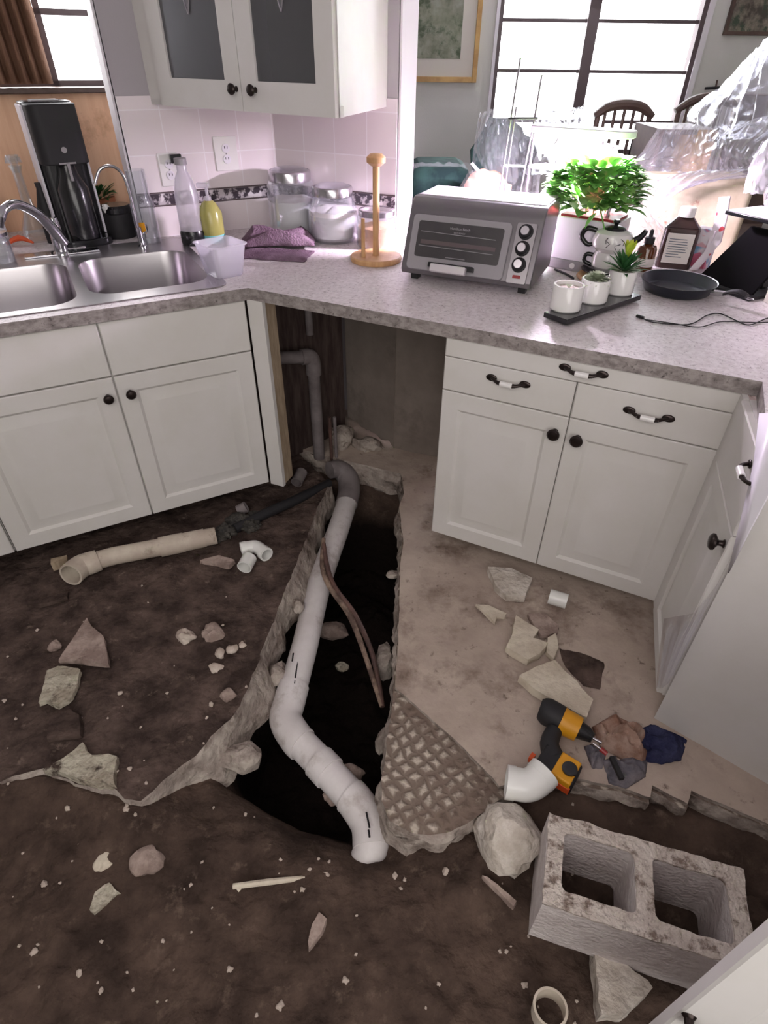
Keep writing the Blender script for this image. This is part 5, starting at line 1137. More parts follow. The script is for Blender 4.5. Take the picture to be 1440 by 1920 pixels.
# loose fittings
def fitting(name, pts, r, m, label, cat='pipe fitting', hub=1.12, group=None):
    pts = [Vector(p) for p in pts]; lo_ = min(p.z for p in pts) - r * hub; c = sum(pts, Vector()) / len(pts); c.z = max(lo_, -1)
    t = thing(name, label, cat, c, group=group)
    MB().tube(pts, r, 28, sub=4, inner=.86).build('fitting_body', M[m], t, world=True)
    if hub > 1.01:
        for a, b_ in ((pts[0], pts[1]), (pts[-1], pts[-2])):
            L = (b_ - a).length; MB().tube([a, a.lerp(b_, min(.9, .022 / L))], r * hub, 28, inner=.84).build('hub', M[m], t, world=True)
    return t
fitting('elbow_fitting', P3([(452, 1030, .036), (468, 1026, .036), (482, 1026, .036), (500, 1040, .04)]), .025, 'pvc_new', 'new white elbow fitting lying on soil near the sink cabinet, larger of two')
fitting('pipe_coupling', [at(458, 1064, .032), at(468, 1046, .032)], .028, 'pvc_new', 'short new white coupling in front of the white elbow on the soil', hub=1.0)
fitting('pipe_coupling', [at(1030, 1118, .042), at(1063, 1128, .042)], .027, 'pvc_new', 'new white coupling lying on the slab below the peninsula cabinet doors', hub=1.0)
fitting('elbow_fitting', P3([(949, 1466, .055), (968, 1470, .055), (988, 1472, .056), (1006, 1464, .062), (1022, 1447, .070)]), .041, 'pvc_new', 'big new white elbow fitting lying against the drill and boulder', hub=1.05)
c = at(1030, 1896, -.05); ax_ = (CAMP - c).normalized() * .6 + V(.1, .2, .2)
t = thing('pipe_ring', 'cream white pipe ring standing on soil at the bottom edge', 'pipe fitting', at(1030, 1910, -.09))
MB().tube([c - ax_.normalized() * .022, c + ax_.normalized() * .022], .036, 32, inner=.86).build('ring', M['pvc_old'], t, world=True)
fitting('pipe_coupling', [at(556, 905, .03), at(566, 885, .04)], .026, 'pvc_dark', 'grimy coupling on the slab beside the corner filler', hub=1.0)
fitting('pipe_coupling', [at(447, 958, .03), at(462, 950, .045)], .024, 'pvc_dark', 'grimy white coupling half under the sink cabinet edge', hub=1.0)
# ------------------------------------------------------------------ rubble
def chunk(name, L, z, th, m, label, cat, seed=1, jag=.003, tilt=None, amp=.003, side=None, grid=.018):
    o = slabmesh(ccw(px0(L, z)), z, th, M[m], M[side or m], name, grid=grid, amp=amp, step=.008, jag=jag, seed=seed, fs=25, structure=False, flare=.004)
    return tag(o, label, cat)
chunk('tile_shard', [(163, 1158), (172, 1175), (195, 1192), (203, 1244), (160, 1240), (110, 1236), (138, 1195)], .03, .02, 'shard', 'dusty pink triangular tile shard on the left dirt', 'shard', 1)
chunk('tile_shard', [(88, 1257), (108, 1247), (150, 1256), (146, 1280), (135, 1305), (108, 1322), (85, 1312), (72, 1318)], .028, .018, 'pale_shard', 'pale mortar covered shard just below the triangular one', 'shard', 2, .005)
chunk('tile_shard', [(92, 1345), (130, 1330), (148, 1340), (150, 1376), (88, 1385)], .026, .018, 'slab_dirty', 'dark square shard with light rim between two pale shards', 'shard', 3)
chunk('tile_shard', [(80, 1442), (120, 1420), (155, 1392), (175, 1415), (218, 1418), (215, 1470), (170, 1465), (120, 1450)], .03, .03, 'pale_shard', 'long white crusted shard at the broken front edge of the left slab', 'shard', 4, .007)
chunk('tile_shard', [(375, 1050), (410, 1040), (440, 1050), (428, 1060), (405, 1055)], .025, .018, 'shard', 'small tan shard left of the white elbow fitting', 'shard', 5)
chunk('tile_shard', [(50, 1132), (100, 1116), (128, 1108), (126, 1120), (75, 1134)], .02, .015, 'slab_dirty', 'thin brown sliver near the cream pipe mouth', 'shard', 6)
chunk('tile_shard', [(150, 1490), (172, 1484), (193, 1505), (182, 1517), (160, 1520)], -.035, .03, 'plaster', 'pale pointed chip in the dirt below the crusted shard', 'shard', 7)
chunk('tile_shard', [(598, 1710), (612, 1722), (603, 1748), (580, 1780), (577, 1766), (585, 1732)], -.085, .025, 'shard', 'pinkish leaf shaped shard in the foreground dirt', 'shard', 8)
chunk('tile_shard', [(905, 1640), (915, 1645), (968, 1690), (962, 1698)], -.03, .02, 'shard', 'narrow tan splinter between boulder and foreground dirt', 'shard', 18)
chunk('tile_shard', [(168, 1706), (178, 1672), (205, 1655), (228, 1672), (205, 1690), (175, 1712)], -.075, .02, 'pale_shard', 'twisted pale chip low on the left foreground dirt', 'shard', 19, .006)
chunk('plaster_shard', [(915, 1062), (960, 1066), (998, 1083), (985, 1118), (950, 1116), (930, 1098)], .045, .03, 'rock', 'grey rounded concrete shard touching the peninsula cabinet toe', 'shard', 9)
chunk('plaster_shard', [(893, 1133), (915, 1134), (950, 1150), (946, 1158), (932, 1157), (928, 1167)], .034, .012, 'plaster', 'small cream arrow shaped shard left of the notched one', 'shard', 10, .001)
chunk('plaster_shard', [(967, 1153), (1010, 1180), (1000, 1196), (1027, 1205), (1012, 1226), (990, 1236), (950, 1212), (960, 1190)], .05, .03, 'plaster', 'cream notched plaster shard above the big rectangular one', 'shard', 11, .003)
chunk('plaster_shard', [(1027, 1195), (1042, 1188), (1047, 1212), (1038, 1235), (1024, 1222)], .035, .018, 'plaster', 'narrow cream shard tucked right of the notched shard', 'shard', 12, .002)
chunk('plaster_shard', [(990, 1150), (1020, 1148), (1047, 1172), (1046, 1186), (1014, 1192), (1006, 1178)], .03, .014, 'shard', 'brown flat shard behind the notched cream one', 'shard', 13)
chunk('plaster_shard', [(975, 1266), (1006, 1250), (1040, 1237), (1078, 1275), (1112, 1312), (1100, 1345), (1088, 1340), (1060, 1325), (1000, 1290)], .055, .032, 'plaster', 'largest cream rectangular plaster slab piece above the drill', 'shard', 14, .003)
chunk('tile_shard', [(1115, 1760), (1150, 1790), (1215, 1838), (1224, 1852), (1195, 1880), (1170, 1900), (1128, 1905), (1120, 1840)], -.03, .05, 'rock', 'wedge of broken concrete leaning on the cinder block front', 'shard', 15, .004, amp=.012)
chunk('tile_shard', [(1048, 1215), (1085, 1222), (1132, 1242), (1124, 1290), (1095, 1285), (1062, 1250)], .018, .006, 'slab_dirty', 'flat brown patch of adhesive right of the cream shards', 'shard', 16, .004)
def rock(px, py, z, r, sc, m, label, seed, amp=.35, name='rock', rot=0, group=None, sub=3):
    b = MB(); b.sph((0, 0, 0), r, sc, amp=amp, freq=1.3, seed=seed, ico=True)
    # facet: flatten against random planes
    random.seed(seed); 
    for k in range(7):
        n = Vector((rnd(-1, 1), rnd(-1, 1), rnd(-.5, 1))).normalized(); h = r * rnd(.62, .85)
        for v in b.bm.verts:
            d = v.co.dot(n)
            if d > h: v.co -= n * (d - h) * .85
    o = b.build(name, M[m], loc=at(px, py, z), rotz=rot, angle=28); return tag(o, label, 'rock', group)
rock(955, 1568, .0, .094, (1.0, .95, .85), 'rock', 'large pale boulder of concrete between slab corner and cinder block', 3, .35, rot=.4)
rock(347, 1193, .02, .030, (1, 1, .7), 'stone', 'pale knobbly lump in the middle of the left dirt', 4, .6)
rock(398, 1188, .01, .038, (1, 1.1, .6), 'shard', 'brown lump right of the pale knobbly one', 5, .5)
rock(103, 1210, .015, .022, (1, 1, .7), 'shard', 'round pinkish stone left of the triangular shard', 6)
rock(403, 1252, .015, .020, (1.1, .8, .6), 'stone', 'white curled stone left of the trench rim pebbles', 7, .6)
rock(434, 1217, .015, .020, (1.3, .8, .6), 'stone', 'oval white pebble near the trench rim, biggest of its cluster', 8)
rock(412, 1224, .012, .018, (.9, 1.2, .7), 'stone', 'grey pebble left of the oval white one', 9)
rock(455, 1209, .012, .013, (1, 1, .7), 'stone', 'small pinkish pebble right of the oval white one', 10)
rock(426, 1303, .015, .026, (1, 1, .6), 'shard', 'brown block like stone near the lower trench rim', 11)
rock(272, 1612, -.07, .042, (1.1, 1, .7), 'shard', 'pinkish brown stone in the foreground dirt', 12)
rock(198, 1618, -.08, .034, (1, .9, .6), 'plaster', 'dirty yellow stone left of the pinkish brown one', 13)
rock(157, 1585, -.08, .028, (1, .9, .7), 'shard', 'round brown stone at the left of the foreground stones', 14)
rock(95, 1545, -.085, .035, (.7, 1.2, .6), 'shard', 'upright brown stone at left below the crusted shard', 24)
rock(460, 1420, -.09, .060, (1.3, .8, .7), 'slab_edge', 'flat concrete lump sticking out below the left slab rim', 15, .4)
rock(520, 1262, -.12, .040, (.8, 1.2, .8), 'slab_edge', 'concrete lump on the left wall of the trench', 16, .4)
rock(560, 1135, -.07, .028, (.8, 1.1, .8), 'slab_edge', 'small concrete knob on the left trench wall higher up', 17, .4)
rock(735, 1077, -.045, .024, (1.4, .8, .5), 'slab_edge', 'pointed chip sticking out of the right trench wall', 18, .3)
rock(640, 1250, -.40, .028, (1.2, .9, .5), 'pale_shard', 'pale oval stone at the bottom of the trench', 19, .2)
rock(622, 1182, -.38, .06, (1.4, .7, .6), 'shard', 'reddish lump at the bottom of the trench', 25, .2)
rock(722, 1240, -.16, .05, (.6, 1.5, 1.3), 'slab_edge', 'grey ragged lump hugging the right trench wall', 20, .4)
rock(718, 1390, -.14, .035, (.6, 1.3, 1.3), 'slab_edge', 'small ragged lump low on the right trench wall', 26, .4)
rock(733, 1555, -.14, .035, (1, 1, .9), 'shard', 'dark lump under the scored slab corner beside the pipe end', 21, .5)
rock(625, 1490, -.20, .030, (1, 1, .8), 'shard', 'grey stone just left of the lower pipe run', 22)
rock(662, 1450, -.2, .034, (1, 1, .9), 'shard', 'dark stone just right of the lower pipe run', 23)
rock(1415, 1730, -.07, .06, (1, 1, .7), 'soil', 'dark clod right of the cinder block', 28, .5)
rock(640, 820, .06, .07, (1.2, .9, .9), 'slab_edge', 'broken concrete lump at the back of the bay left of the drywall', 29, .5)
rock(690, 835, .03, .06, (1.4, .8, .7), 'slab_edge', 'second concrete lump under the torn drywall edge', 30, .5)
# wooden stakes / laths in front of the pipe end
b = MB().tube(P3([(437, 1662, -.10), (500, 1654, -.10), (572, 1646, -.098)]), [.007, .008, .006], 8); b.tube(P3([(444, 1662, -.10), (450, 1670, -.105)]), .005, 6); o = b.build('lath', M['plaster'], origin=at(505, 1655, -.11)); tag(o, 'pale thin broken lath lying left of the buried pipe end', 'stick')
b = MB().box((0, 0, 0), (.06, .012, .008)); o = b.build('lath', M['plaster'], loc=at(592, 1642, -.10), rotz=.05); tag(o, 'short pale lath piece touching the buried pipe end', 'stick')
b = MB().box((0, 0, 0), (.055, .014, .01)); o = b.build('lath', M['pvc_old'], loc=at(716, 1634, -.14), rotz=.0); tag(o, 'short tan lath right of the buried pipe end', 'stick')
# ------------------------------------------------------------------ cinder block
CZ = -.045
A_ = at(1030, 1524, CZ + .19); B_ = at(1392, 1630, CZ + .19); d = B_ - A_; L = d.length; ab = math.atan2(d.y, d.x); Wb = .195
t = thing('cinder_block', 'grey two cell cinder block lying on the dirt at the lower right', 'block', V(A_.x, A_.y, CZ), ab)
def rr2(x0, x1, y0, y1, r): return [Vector(q) for q in rr_(x0, x1, y0, y1, r, 4)]
outl = [Vector(q) for q in ((0, 0), (0, -Wb), (L, -Wb), (L, 0))]; outl = outl[::-1]
h1 = rr2(.035, L / 2 - .018, -Wb + .036, -.034, .014); h2 = rr2(L / 2 + .018, L - .038, -Wb + .036, -.034, .014)
plate(roughen(outl, .012, .0016, 3), [h1, h2], 0, .186, 'block_body', M['block'], t)
ot = roughen([q for q in outl], .008, .005, 9)
o = plate(ot, [roughen(h1[::-1], .008, .003, 4), roughen(h2[::-1], .008, .003, 5)], .186, .192, 'mortar_crust', M['mortar'], t); o['label'] = 'rough pale mortar crust on the block top'
# ------------------------------------------------------------------ drill
def gp(x, y, z): return at(x, y, z)
t = thing('power_drill', 'black and yellow cordless drill lying on the slab beside the white elbow', 'drill', gp(1045, 1400, .014))
MB().tube([gp(1012, 1328, .055), gp(1025, 1334, .055), gp(1058, 1352, .055), gp(1085, 1368, .052)], [.028, .040, .038, .033], 20, sub=2).build('motor_housing', M['black_matte'], t, world=True)
MB().tube([gp(1052, 1350, .057), gp(1085, 1368, .053)], [.0395, .035], 20).build('yellow_sleeve', M['yellow'], t, world=True)
MB().tube([gp(1085, 1368, .052), gp(1100, 1376, .05), gp(1112, 1384, .05)], [.026, .022, .014], 20).build('chuck', M['black'], t, world=True)
MB().cyl(gp(1112, 1384, .05), gp(1128, 1393, .048), .004).build('bit', M['silver'], t, world=True)
MB().tube([gp(1040, 1368, .05), gp(1030, 1395, .046), gp(1040, 1425, .045)], [.022, .026, .03], 16, sub=3).build('grip', M['black_matte'], t, world=True)
ba = math.atan2((gp(1080, 1460, .04) - gp(1010, 1415, .04)).y, (gp(1080, 1460, .04) - gp(1010, 1415, .04)).x)
RZ = Matrix.Rotation(ba, 3, 'Z'); bc = gp(1045, 1442, .045)
bt = MB().box(bc, (.105, .070, .055), RZ).build('battery', M['black_matte'], t, world=True, bevel=.006)
MB().box(bc + RZ @ V(.02, .0, .004), (.055, .076, .052), RZ).build('battery_shell', M['yellow'], bt, world=True, bevel=.004)
MB().box(bc + RZ @ V(.02, -.036, -.004), (.06, .008, .024), RZ).build('stripe', M['orange'], bt, world=True, bevel=.001)
MB().lathe([(0, 0), (.020, 0), (.020, .008), (.016, .009), (0, .006)], bc + RZ @ V(.028, 0, .028), 20).build('charge_gauge', M['black'], bt, world=True)
MB().box(gp(997, 1421, .04), (.012, .02, .02), RZ).build('belt_clip', M['orange'], t, world=True)
# crumpled cloths and papers
def crumple(name, L, m, label, cat, h=.05, seed=1, n=34, th=.003):
    """a crumpled sheet lying on the floor inside a pixel outline"""
    p = px0(L, .02); cx = sum(q.x for q in p) / len(p); cy = sum(q.y for q in p) / len(p)
    def f(u, v):
        a = 2 * PI * u; r_ = v; k = a / (2 * PI) * len(p); i = int(k) % len(p); q = p[i].lerp(p[(i + 1) % len(p)], k - int(k))
        x = (q.x - cx) * r_; y = (q.y - cy) * r_
        rd = 1 - abs(2 * abs(noise.noise(Vector(((x + cx) * 16, (y + cy) * 16, seed)))) * 1.6)
        return (x, y, .003 + h * max(0, (1 - v ** 3)) * (.35 + .65 * rd) + .006 * noise.noise(Vector(((x + cx) * 60, (y + cy) * 60, seed))))
    b = MB(); b.grid(f, n * 2, n // 2); bmesh.ops.remove_doubles(b.bm, verts=b.bm.verts, dist=.0002)
    o = b.build(name, M[m], loc=(cx, cy, .013), angle=30, solid=th); return tag(o, label, cat)
crumple('cloth', [(1190, 1372), (1222, 1355), (1290, 1385), (1278, 1425), (1240, 1432), (1205, 1425)], 'denim', 'navy blue cloth bunched at the foot of the large blank panel', 'cloth', .035, 2)
crumple('paper_bag', [(1110, 1362), (1150, 1338), (1205, 1362), (1222, 1400), (1205, 1440), (1170, 1425), (1125, 1400)], 'tancloth', 'crumpled tan paper between the drill and the navy cloth', 'paper', .07, 4)
crumple('cloth', [(1130, 1425), (1165, 1412), (1215, 1425), (1212, 1455), (1175, 1478), (1142, 1468)], 'graycloth', 'grey rag in front of the crumpled tan paper', 'cloth', .03, 5)
crumple('cloth', [(1095, 1398), (1115, 1392), (1138, 1410), (1130, 1440), (1110, 1440)], 'graycloth', 'small grey blue rag right of the drill battery', 'cloth', .035, 6, n=20)
t = thing('screwdriver', 'small red screwdriver lying on the crumpled paper', 'screwdriver', gp(1125, 1405, .05))
MB().cyl(gp(1112, 1394, .075), gp(1126, 1404, .075), .0035).build('shaft', M['silver'], t, world=True); MB().tube([gp(1126, 1404, .075), gp(1138, 1414, .073)], [.007, .006], 10).build('handle', M['red'], t, world=True)
b = MB().box((0, 0, 0), (.012, .062, .012)); o = b.build('strap', M['black_matte'], loc=gp(1156, 1440, .055), rotz=.15); tag(o, 'short black strap lying across the grey rag', 'strap')
# ------------------------------------------------------------------ pebbles scattered over the dirt
proto = []
for k in range(4):
    b = MB().sph((0, 0, .3), 1, (1, .75, .5), amp=.5, freq=1.5, seed=k + 40, ico=True); o = b.build('pebble', M['stone'], loc=(0, 0, 0), angle=40); proto.append(o)
rng = random.Random(12); LOP = [Vector(q) for q in lo]; ROP = [Vector(q) for q in ro]
cand = []
while len(cand) < 110:
    px, py = rng.uniform(0, 1100), rng.uniform(1090, 1915)
    w = at(px, py, -.08).to_2d(); 
    if inpoly(w, LOP): w = at(px, py, 0.01).to_2d(); z = .008 + .014 * fbm(w.x, w.y, 8, 2)
    elif inpoly(w, ROP): continue
    else:
        z = ground_h(w.x, w.y)
        if z < -.22: continue
    if sdist(w, LOP) > 0 or py > 1480: cand.append((w, z))
for i, (w, z) in enumerate(cand):
    src = proto[i % 4]; o = src if i < 4 else src.copy()
    if i >= 4: C.objects.link(o)
    s_ = rng.uniform(.0022, .0055) if rng.random() < .8 else rng.uniform(.006, .010)
    o.location = (w.x, w.y, z); o.scale = (s_, s_, s_); o.rotation_euler = (0, 0, rng.uniform(0, 6))
    tag(o, 'tiny pale stone chip scattered on the dark dirt', 'pebble', 'tiny stone chips on the dirt')
# ------------------------------------------------------------------ dining room under plastic
def picture(name, x0, y0, x1, y1, Yd, m, fm, fw, mw_, label):
    a = aty(x0, y0, Yd); b_ = aty(x1, y1, Yd); w = b_.x - a.x; h = .95 * w * 1.3 if y0 <= 2 else a.z - b_.z
    z0 = b_.z; z1 = z0 + h; t = thing(name, label, 'picture', (a.x, Yd, z0))
    b = MB().b6(0, fw, -.025, 0, 0, h).b6(w - fw, w, -.025, 0, 0, h).b6(fw, w - fw, -.025, 0, 0, fw).b6(fw, w - fw, -.025, 0, h - fw, h); b.build('frame', M[fm], t, bevel=.002)
    MB().b6(fw, w - fw, -.010, 0, fw, h - fw).build('mat_board', M['mat_board'], t)
    MB().b6(fw + mw_, w - fw - mw_, -.013, -.010, fw + mw_ * 1.1, h - fw - mw_).build('print', M[m], t)
picture('picture_frame', 700, 0, 892, 155, YB - .002, 'art', 'gold', .03, .085, 'thin gold framed garden print with wide cream mat left of the window')
picture('picture_frame', 1372, 0, 1520, 68, YB - .002, 'art2', 'darkwood', .02, .0, 'dark framed floral picture at the top right corner')
# wall rack
t = thing('wall_rack', 'small dark iron hook rail on the wall right of the window', 'rack', aty(1345, 166, YB - .01))
MB().cyl(aty(1322, 166, YB - .02), aty(1372, 163, YB - .02), .008).build('rail', M['black_matte'], t, world=True)
for x in (1342, 1360): MB().cyl(aty(x, 165, YB - .02), aty(x + 3, 150, YB - .02), .006).build('hook', M['darkwood'], t, world=True)
# windsor style chairs
def chair(px0_, px1_, pyt, pyb, Y, label, grp='arched spindle back dining chairs'):
    a = aty(px0_, pyb, Y); b_ = aty(px1_, pyb, Y); top = aty((px0_ + px1_) / 2, pyt, Y).z; w = b_.x - a.x; cx = (a.x + b_.x) / 2; zb = a.z
    t = thing('dining_chair', label, 'chair', (cx, Y, 0))
    pts = [(-w / 2 * 1.05, 0, zb - .01), (-w * .33, 0, zb + (top - zb) * .50), (-w * .12, 0, top - .015), (w * .12, 0, top - .015), (w * .33, 0, zb + (top - zb) * .50), (w / 2 * 1.05, 0, zb - .01)]
    MB().tube(pts, [.018, .024, .026, .026, .024, .018], 10, sub=5).build('top_rail', M['darkwood'], t)
    MB().b6(-w / 2, w / 2, -.42, .0, .43, .465).build('seat', M['darkwood'], t, bevel=.01)
    for k in range(5): x = (-.34 + .17 * k) * w; zt_ = zb + (top - zb) * (.86 - abs(k - 2) * .20); MB().cyl((x, 0, .46), (x, 0, zt_), .009).build('spindle', M['darkwood'], t)
    for s_ in (-1, 1):
        MB().cyl((s_ * w * .44, 0, .46), (s_ * w * .47, 0, zb + .005), .015).build('back_post', M['darkwood'], t)
        for y in (-.38, -.04): MB().cyl((s_ * w * .42, y, 0), (s_ * w * .38, y, .44), .018).build('leg', M['darkwood'], t)
    return t
chair(1118, 1222, 190, 214, 3.95, 'arched spindle back chair in front of the window, left of the pair')
chair(1270, 1385, 178, 205, 4.1, 'arched spindle back chair partly under plastic, right of the pair')
# dining table and boxes under the sheet
tx0 = aty(1105, 330, 3.5).x; ztab = .76
t = thing('dining_table', 'dark wooden dining table mostly hidden under plastic sheeting', 'table', (1.6, 3.55, 0))
MB().b6(-.60, .95, -.35, .35, ztab - .03, ztab).build('tabletop', M['darkwood'], t, bevel=.005)
for x in (-.5, .85):
    for y in (-.28, .28): MB().b6(x - .03, x + .03, y - .03, y + .03, 0, ztab - .03).build('leg', M['darkwood'], t)
def openbox(px0_, py0, px1_, py1, Y, dep, m, label, name='crate', end=None):
    a = aty(px0_, py0, Y); b_ = aty(px1_, py1, Y); w = b_.x - a.x; h = a.z - ztab - .002
    t = thing(name, label, 'box', (a.x, Y, ztab + .002)); MB().b6(0, w, 0, dep, h - .02, h).build('top_board', M[m], t); MB().b6(0, .02, 0, dep, 0, h - .02).build('side', M[m], t); MB().b6(0, w, dep - .02, dep, 0, h - .02).build('back', M[m], t)
    MB().b6(w - .09, w, -.005, dep - .03, h - .20, h - .001).build('end_block', M[end or m], t); return t
openbox(1238, 242, 1340, 262, 3.3, .35, 'darkwood', 'dark wooden crate with yellow end standing under the plastic sheet', end='gold')
b = MB().box((0, 0, .09), (.26, .20, .18)); o = b.build('white_box', M['ceramic'], loc=(aty(1290, 300, 3.3).x, 3.42, ztab + .002), rotz=.05, bevel=.006); tag(o, 'white carton inside the dark crate under plastic', 'box')
b = MB().box((0, 0, .08), (.24, .16, .16)); o = b.build('white_box', M['white_plastic'], loc=(aty(1255, 330, 3.23).x - .06, 3.25, ztab + .002), rotz=-.05, bevel=.006); tag(o, 'lower white carton in front of the crate under plastic', 'box')
# floral upholstered chair just beyond the counter
ax0 = aty(1165, 390, 2.95).x; ax1 = aty(1400, 390, 2.95).x; azt = aty(1300, 330, 2.95).z
t = thing('upholstered_chair', 'pale floral upholstered chair back just behind the counter', 'chair', ((ax0 + ax1) / 2 + .05, 2.95, 0))
aw = ax1 - ax0 - .05
b = MB(); rbox(b, -aw / 2, aw / 2, 0, .16, .35, azt, .05); b.build('backrest', M['pattern_cloth'], t, bevel=.04); MB().b6(-aw / 2, aw / 2, -.02, .18, .12, .40).build('seat_base', M['pattern_cloth'], t, bevel=.03)
for s_ in (-1, 1): MB().b6(s_ * aw * .45 - .02, s_ * aw * .45 + .02, .02, .08, 0, .12).build('leg', M['darkwood'], t)
# dark green chair wrapped in plastic
gx0 = aty(770, 330, 3.6).x; gx1 = aty(885, 330, 3.6).x; gz = aty(830, 316, 3.6).z
t = thing('armchair', 'dark green fabric armchair wrapped in clear plastic behind the toaster oven', 'chair', ((gx0 + gx1) / 2, 3.6, 0)); w = gx1 - gx0
b = MB(); rbox(b, -w / 2, w / 2, 0, .5, .0, gz, .08); b.build('backrest', M['greencloth'], t, bevel=.05)
b = MB(); b.grid(lambda u, v: (-w / 2 - .02 + (w + .04) * u, -.02 + .1 * v * v - .012 * noise.noise(Vector((u * 9, v * 5, 1))), gz + .015 - (gz * .5) * (1 - v) + .012 * noise.noise(Vector((u * 12, v * 3, 4)))), 40, 20)
b.build('plastic_wrap', M['sheet'], t)
def sheet(name, rows, nu, nv, amp, freq, seed, label, cat='plastic sheet', m='sheet', parent=None, fold=0, ff=30):
    R = [[aty(*q) for q in r] for r in rows]; nr = len(R); nc = len(R[0])
    def cr(P, t):
        n = len(P) - 1; k = min(int(t * n), n - 1); f = t * n - k; g_ = lambda i: P[max(0, min(n, i))]; a, b2, c, d = g_(k - 1), g_(k), g_(k + 1), g_(k + 2)
        return 0.5 * ((2 * b2) + (c - a) * f + (2 * a - 5 * b2 + 4 * c - d) * f * f + (3 * b2 - a - 3 * c + d) * f ** 3)
    def f(u, v):
        p = cr([cr(r, u) for r in R], v); n1 = noise.noise(Vector((u * freq, v * freq * .6, seed))); n2 = noise.noise(Vector((u * freq * 2.7, v * freq * 1.3, seed + 7)))
        r1 = (1 - 2.2 * abs(n1)); r2 = 1 - 2 * abs(n2)
        return p + Vector((0, -amp * (r1 + .5 * r2), amp * .5 * (r2))) + Vector((0, fold * math.sin(u * ff + 3 * v + 2 * n1), 0))
    b = MB().grid(f, nu, nv); c = R[0][0].lerp(R[-1][-1], .5); c.z = 0
    o = b.build(name, M[m], parent, origin=None if parent else c, world=bool(parent), angle=180)
    if label: tag(o, label, cat)
    return o
# blob chair at the left of the window
t = thing('wrapped_chair', 'bundled round backed chair wrapped in clear plastic left of the window', 'chair', aty(935, 360, 3.5) * 1); t.location.z = 0; MW[t.name] = Matrix.Translation(t.location)
c = aty(940, 290, 3.5); b = MB().sph(c + V(.02, .1, -.05), .17, (1, .5, 1.15), amp=.2, seed=2, ico=True); b.cyl((c.x, c.y + .1, 0), (c.x, c.y + .1, c.z - .1), .09); b.build('seat_back', M['sugar'] if False else M['greencloth'], t, world=True)
sheet('plastic_wrap', [[(898, 216, 3.55), (925, 208, 3.45), (960, 206, 3.45), (1005, 218, 3.55)], [(888, 270, 3.5), (915, 262, 3.35), (960, 262, 3.35), (1010, 270, 3.5)], [(884, 325, 3.5), (915, 330, 3.3), (960, 330, 3.3), (1010, 330, 3.5)], [(900, 372, 3.5), (925, 378, 3.35), (960, 378, 3.35), (1005, 372, 3.5)]], 60, 40, .03, 7, 3, None, parent=t)
# window ledge drape across the sill
sheet('plastic_sheet', [[(1000, 205, 4.3), (1050, 210, 4.28), (1090, 203, 4.3), (1130, 208, 4.3)], [(1000, 232, 4.1), (1050, 236, 4.1), (1090, 230, 4.1), (1130, 234, 4.1)], [(985, 330, 3.7), (1040, 330, 3.7), (1100, 330, 3.7), (1150, 330, 3.7)]], 60, 30, .03, 8, 9, 'rumpled plastic drape below the window behind the grow light')
# peach bag and pale stick
c = aty(905, 345, 3.2); b = MB().sph((0, 0, 0), .10, (1.1, .7, .9), amp=.3, seed=6, ico=True); o = b.build('cushion', M['peach'], loc=c + V(.02, 0, -.03), angle=60); tag(o, 'peach cushion under plastic behind the toaster oven', 'cushion')
sheet('plastic_sheet', [[(865, 345, 3.1), (882, 322, 3.1), (915, 322, 3.1), (952, 345, 3.1)], [(855, 372, 3.05), (880, 362, 3.02), (920, 362, 3.02), (960, 372, 3.05)], [(855, 425, 3.08), (880, 428, 3.06), (920, 428, 3.06), (960, 425, 3.08)]], 30, 12, .012, 6, 13, 'clear plastic laid over the peach cushion', m='film')
b = MB().tube([aty(884, 306, 3.0), aty(928, 356, 2.95)], [.006, .010], 8); o = b.build('stick', M['ceramic'], origin=aty(906, 330, 2.97)); tag(o, 'pale tapered stick leaning behind the toaster oven', 'stick')
t = thing('side_table', 'small dark side table under the peach cushion behind the oven', 'table', (c.x + .02, c.y, 0)); MB().b6(-.16, .16, -.14, .14, c.z - .15, c.z - .125).build('tabletop', M['darkwood'], t); MB().cyl((0, 0, 0), (0, 0, c.z - .15), .03).build('leg', M['darkwood'], t)
b = MB().sph((0, 0, .07), .07, (2.0, .8, .9), amp=.45, freq=2.2, seed=77, ico=True); q_ = aty(1085, 318, 3.0); b.cyl((0, 0, -q_.z), (0, 0, .02), .05); o = b.build('reflector', M['ceramic'], loc=(q_.x, 3.0, q_.z), angle=60); tag(o, 'added puffy white bundle glowing behind the leaves under the grow light', 'reflector')  # white puff added to catch the grow lamp and imitate its glare
# main drape over the table, folds running to the right
sheet('plastic_sheet', [[(1232, 238, 3.22), (1290, 234, 3.15), (1350, 240, 3.3), (1450, 215, 3.4), (1520, 200, 3.4)], [(1190, 300, 3.15), (1260, 300, 3.1), (1340, 282, 3.05), (1400, 285, 3.1), (1500, 270, 3.1)], [(1150, 335, 3.1), (1240, 328, 3.08), (1330, 322, 3.02), (1400, 320, 3.0), (1500, 310, 3.0)], [(1130, 372, 2.86), (1190, 362, 2.86), (1260, 332, 2.9), (1360, 325, 2.92), (1460, 325, 2.92)], [(1125, 420, 2.8), (1170, 425, 2.8), (1210, 405, 2.8), (1240, 372, 2.84), (1262, 345, 2.88)]], 140, 90, .022, 9, 21, 'wide crumpled clear plastic sheet draped over the table and crate', fold=.008, ff=60)
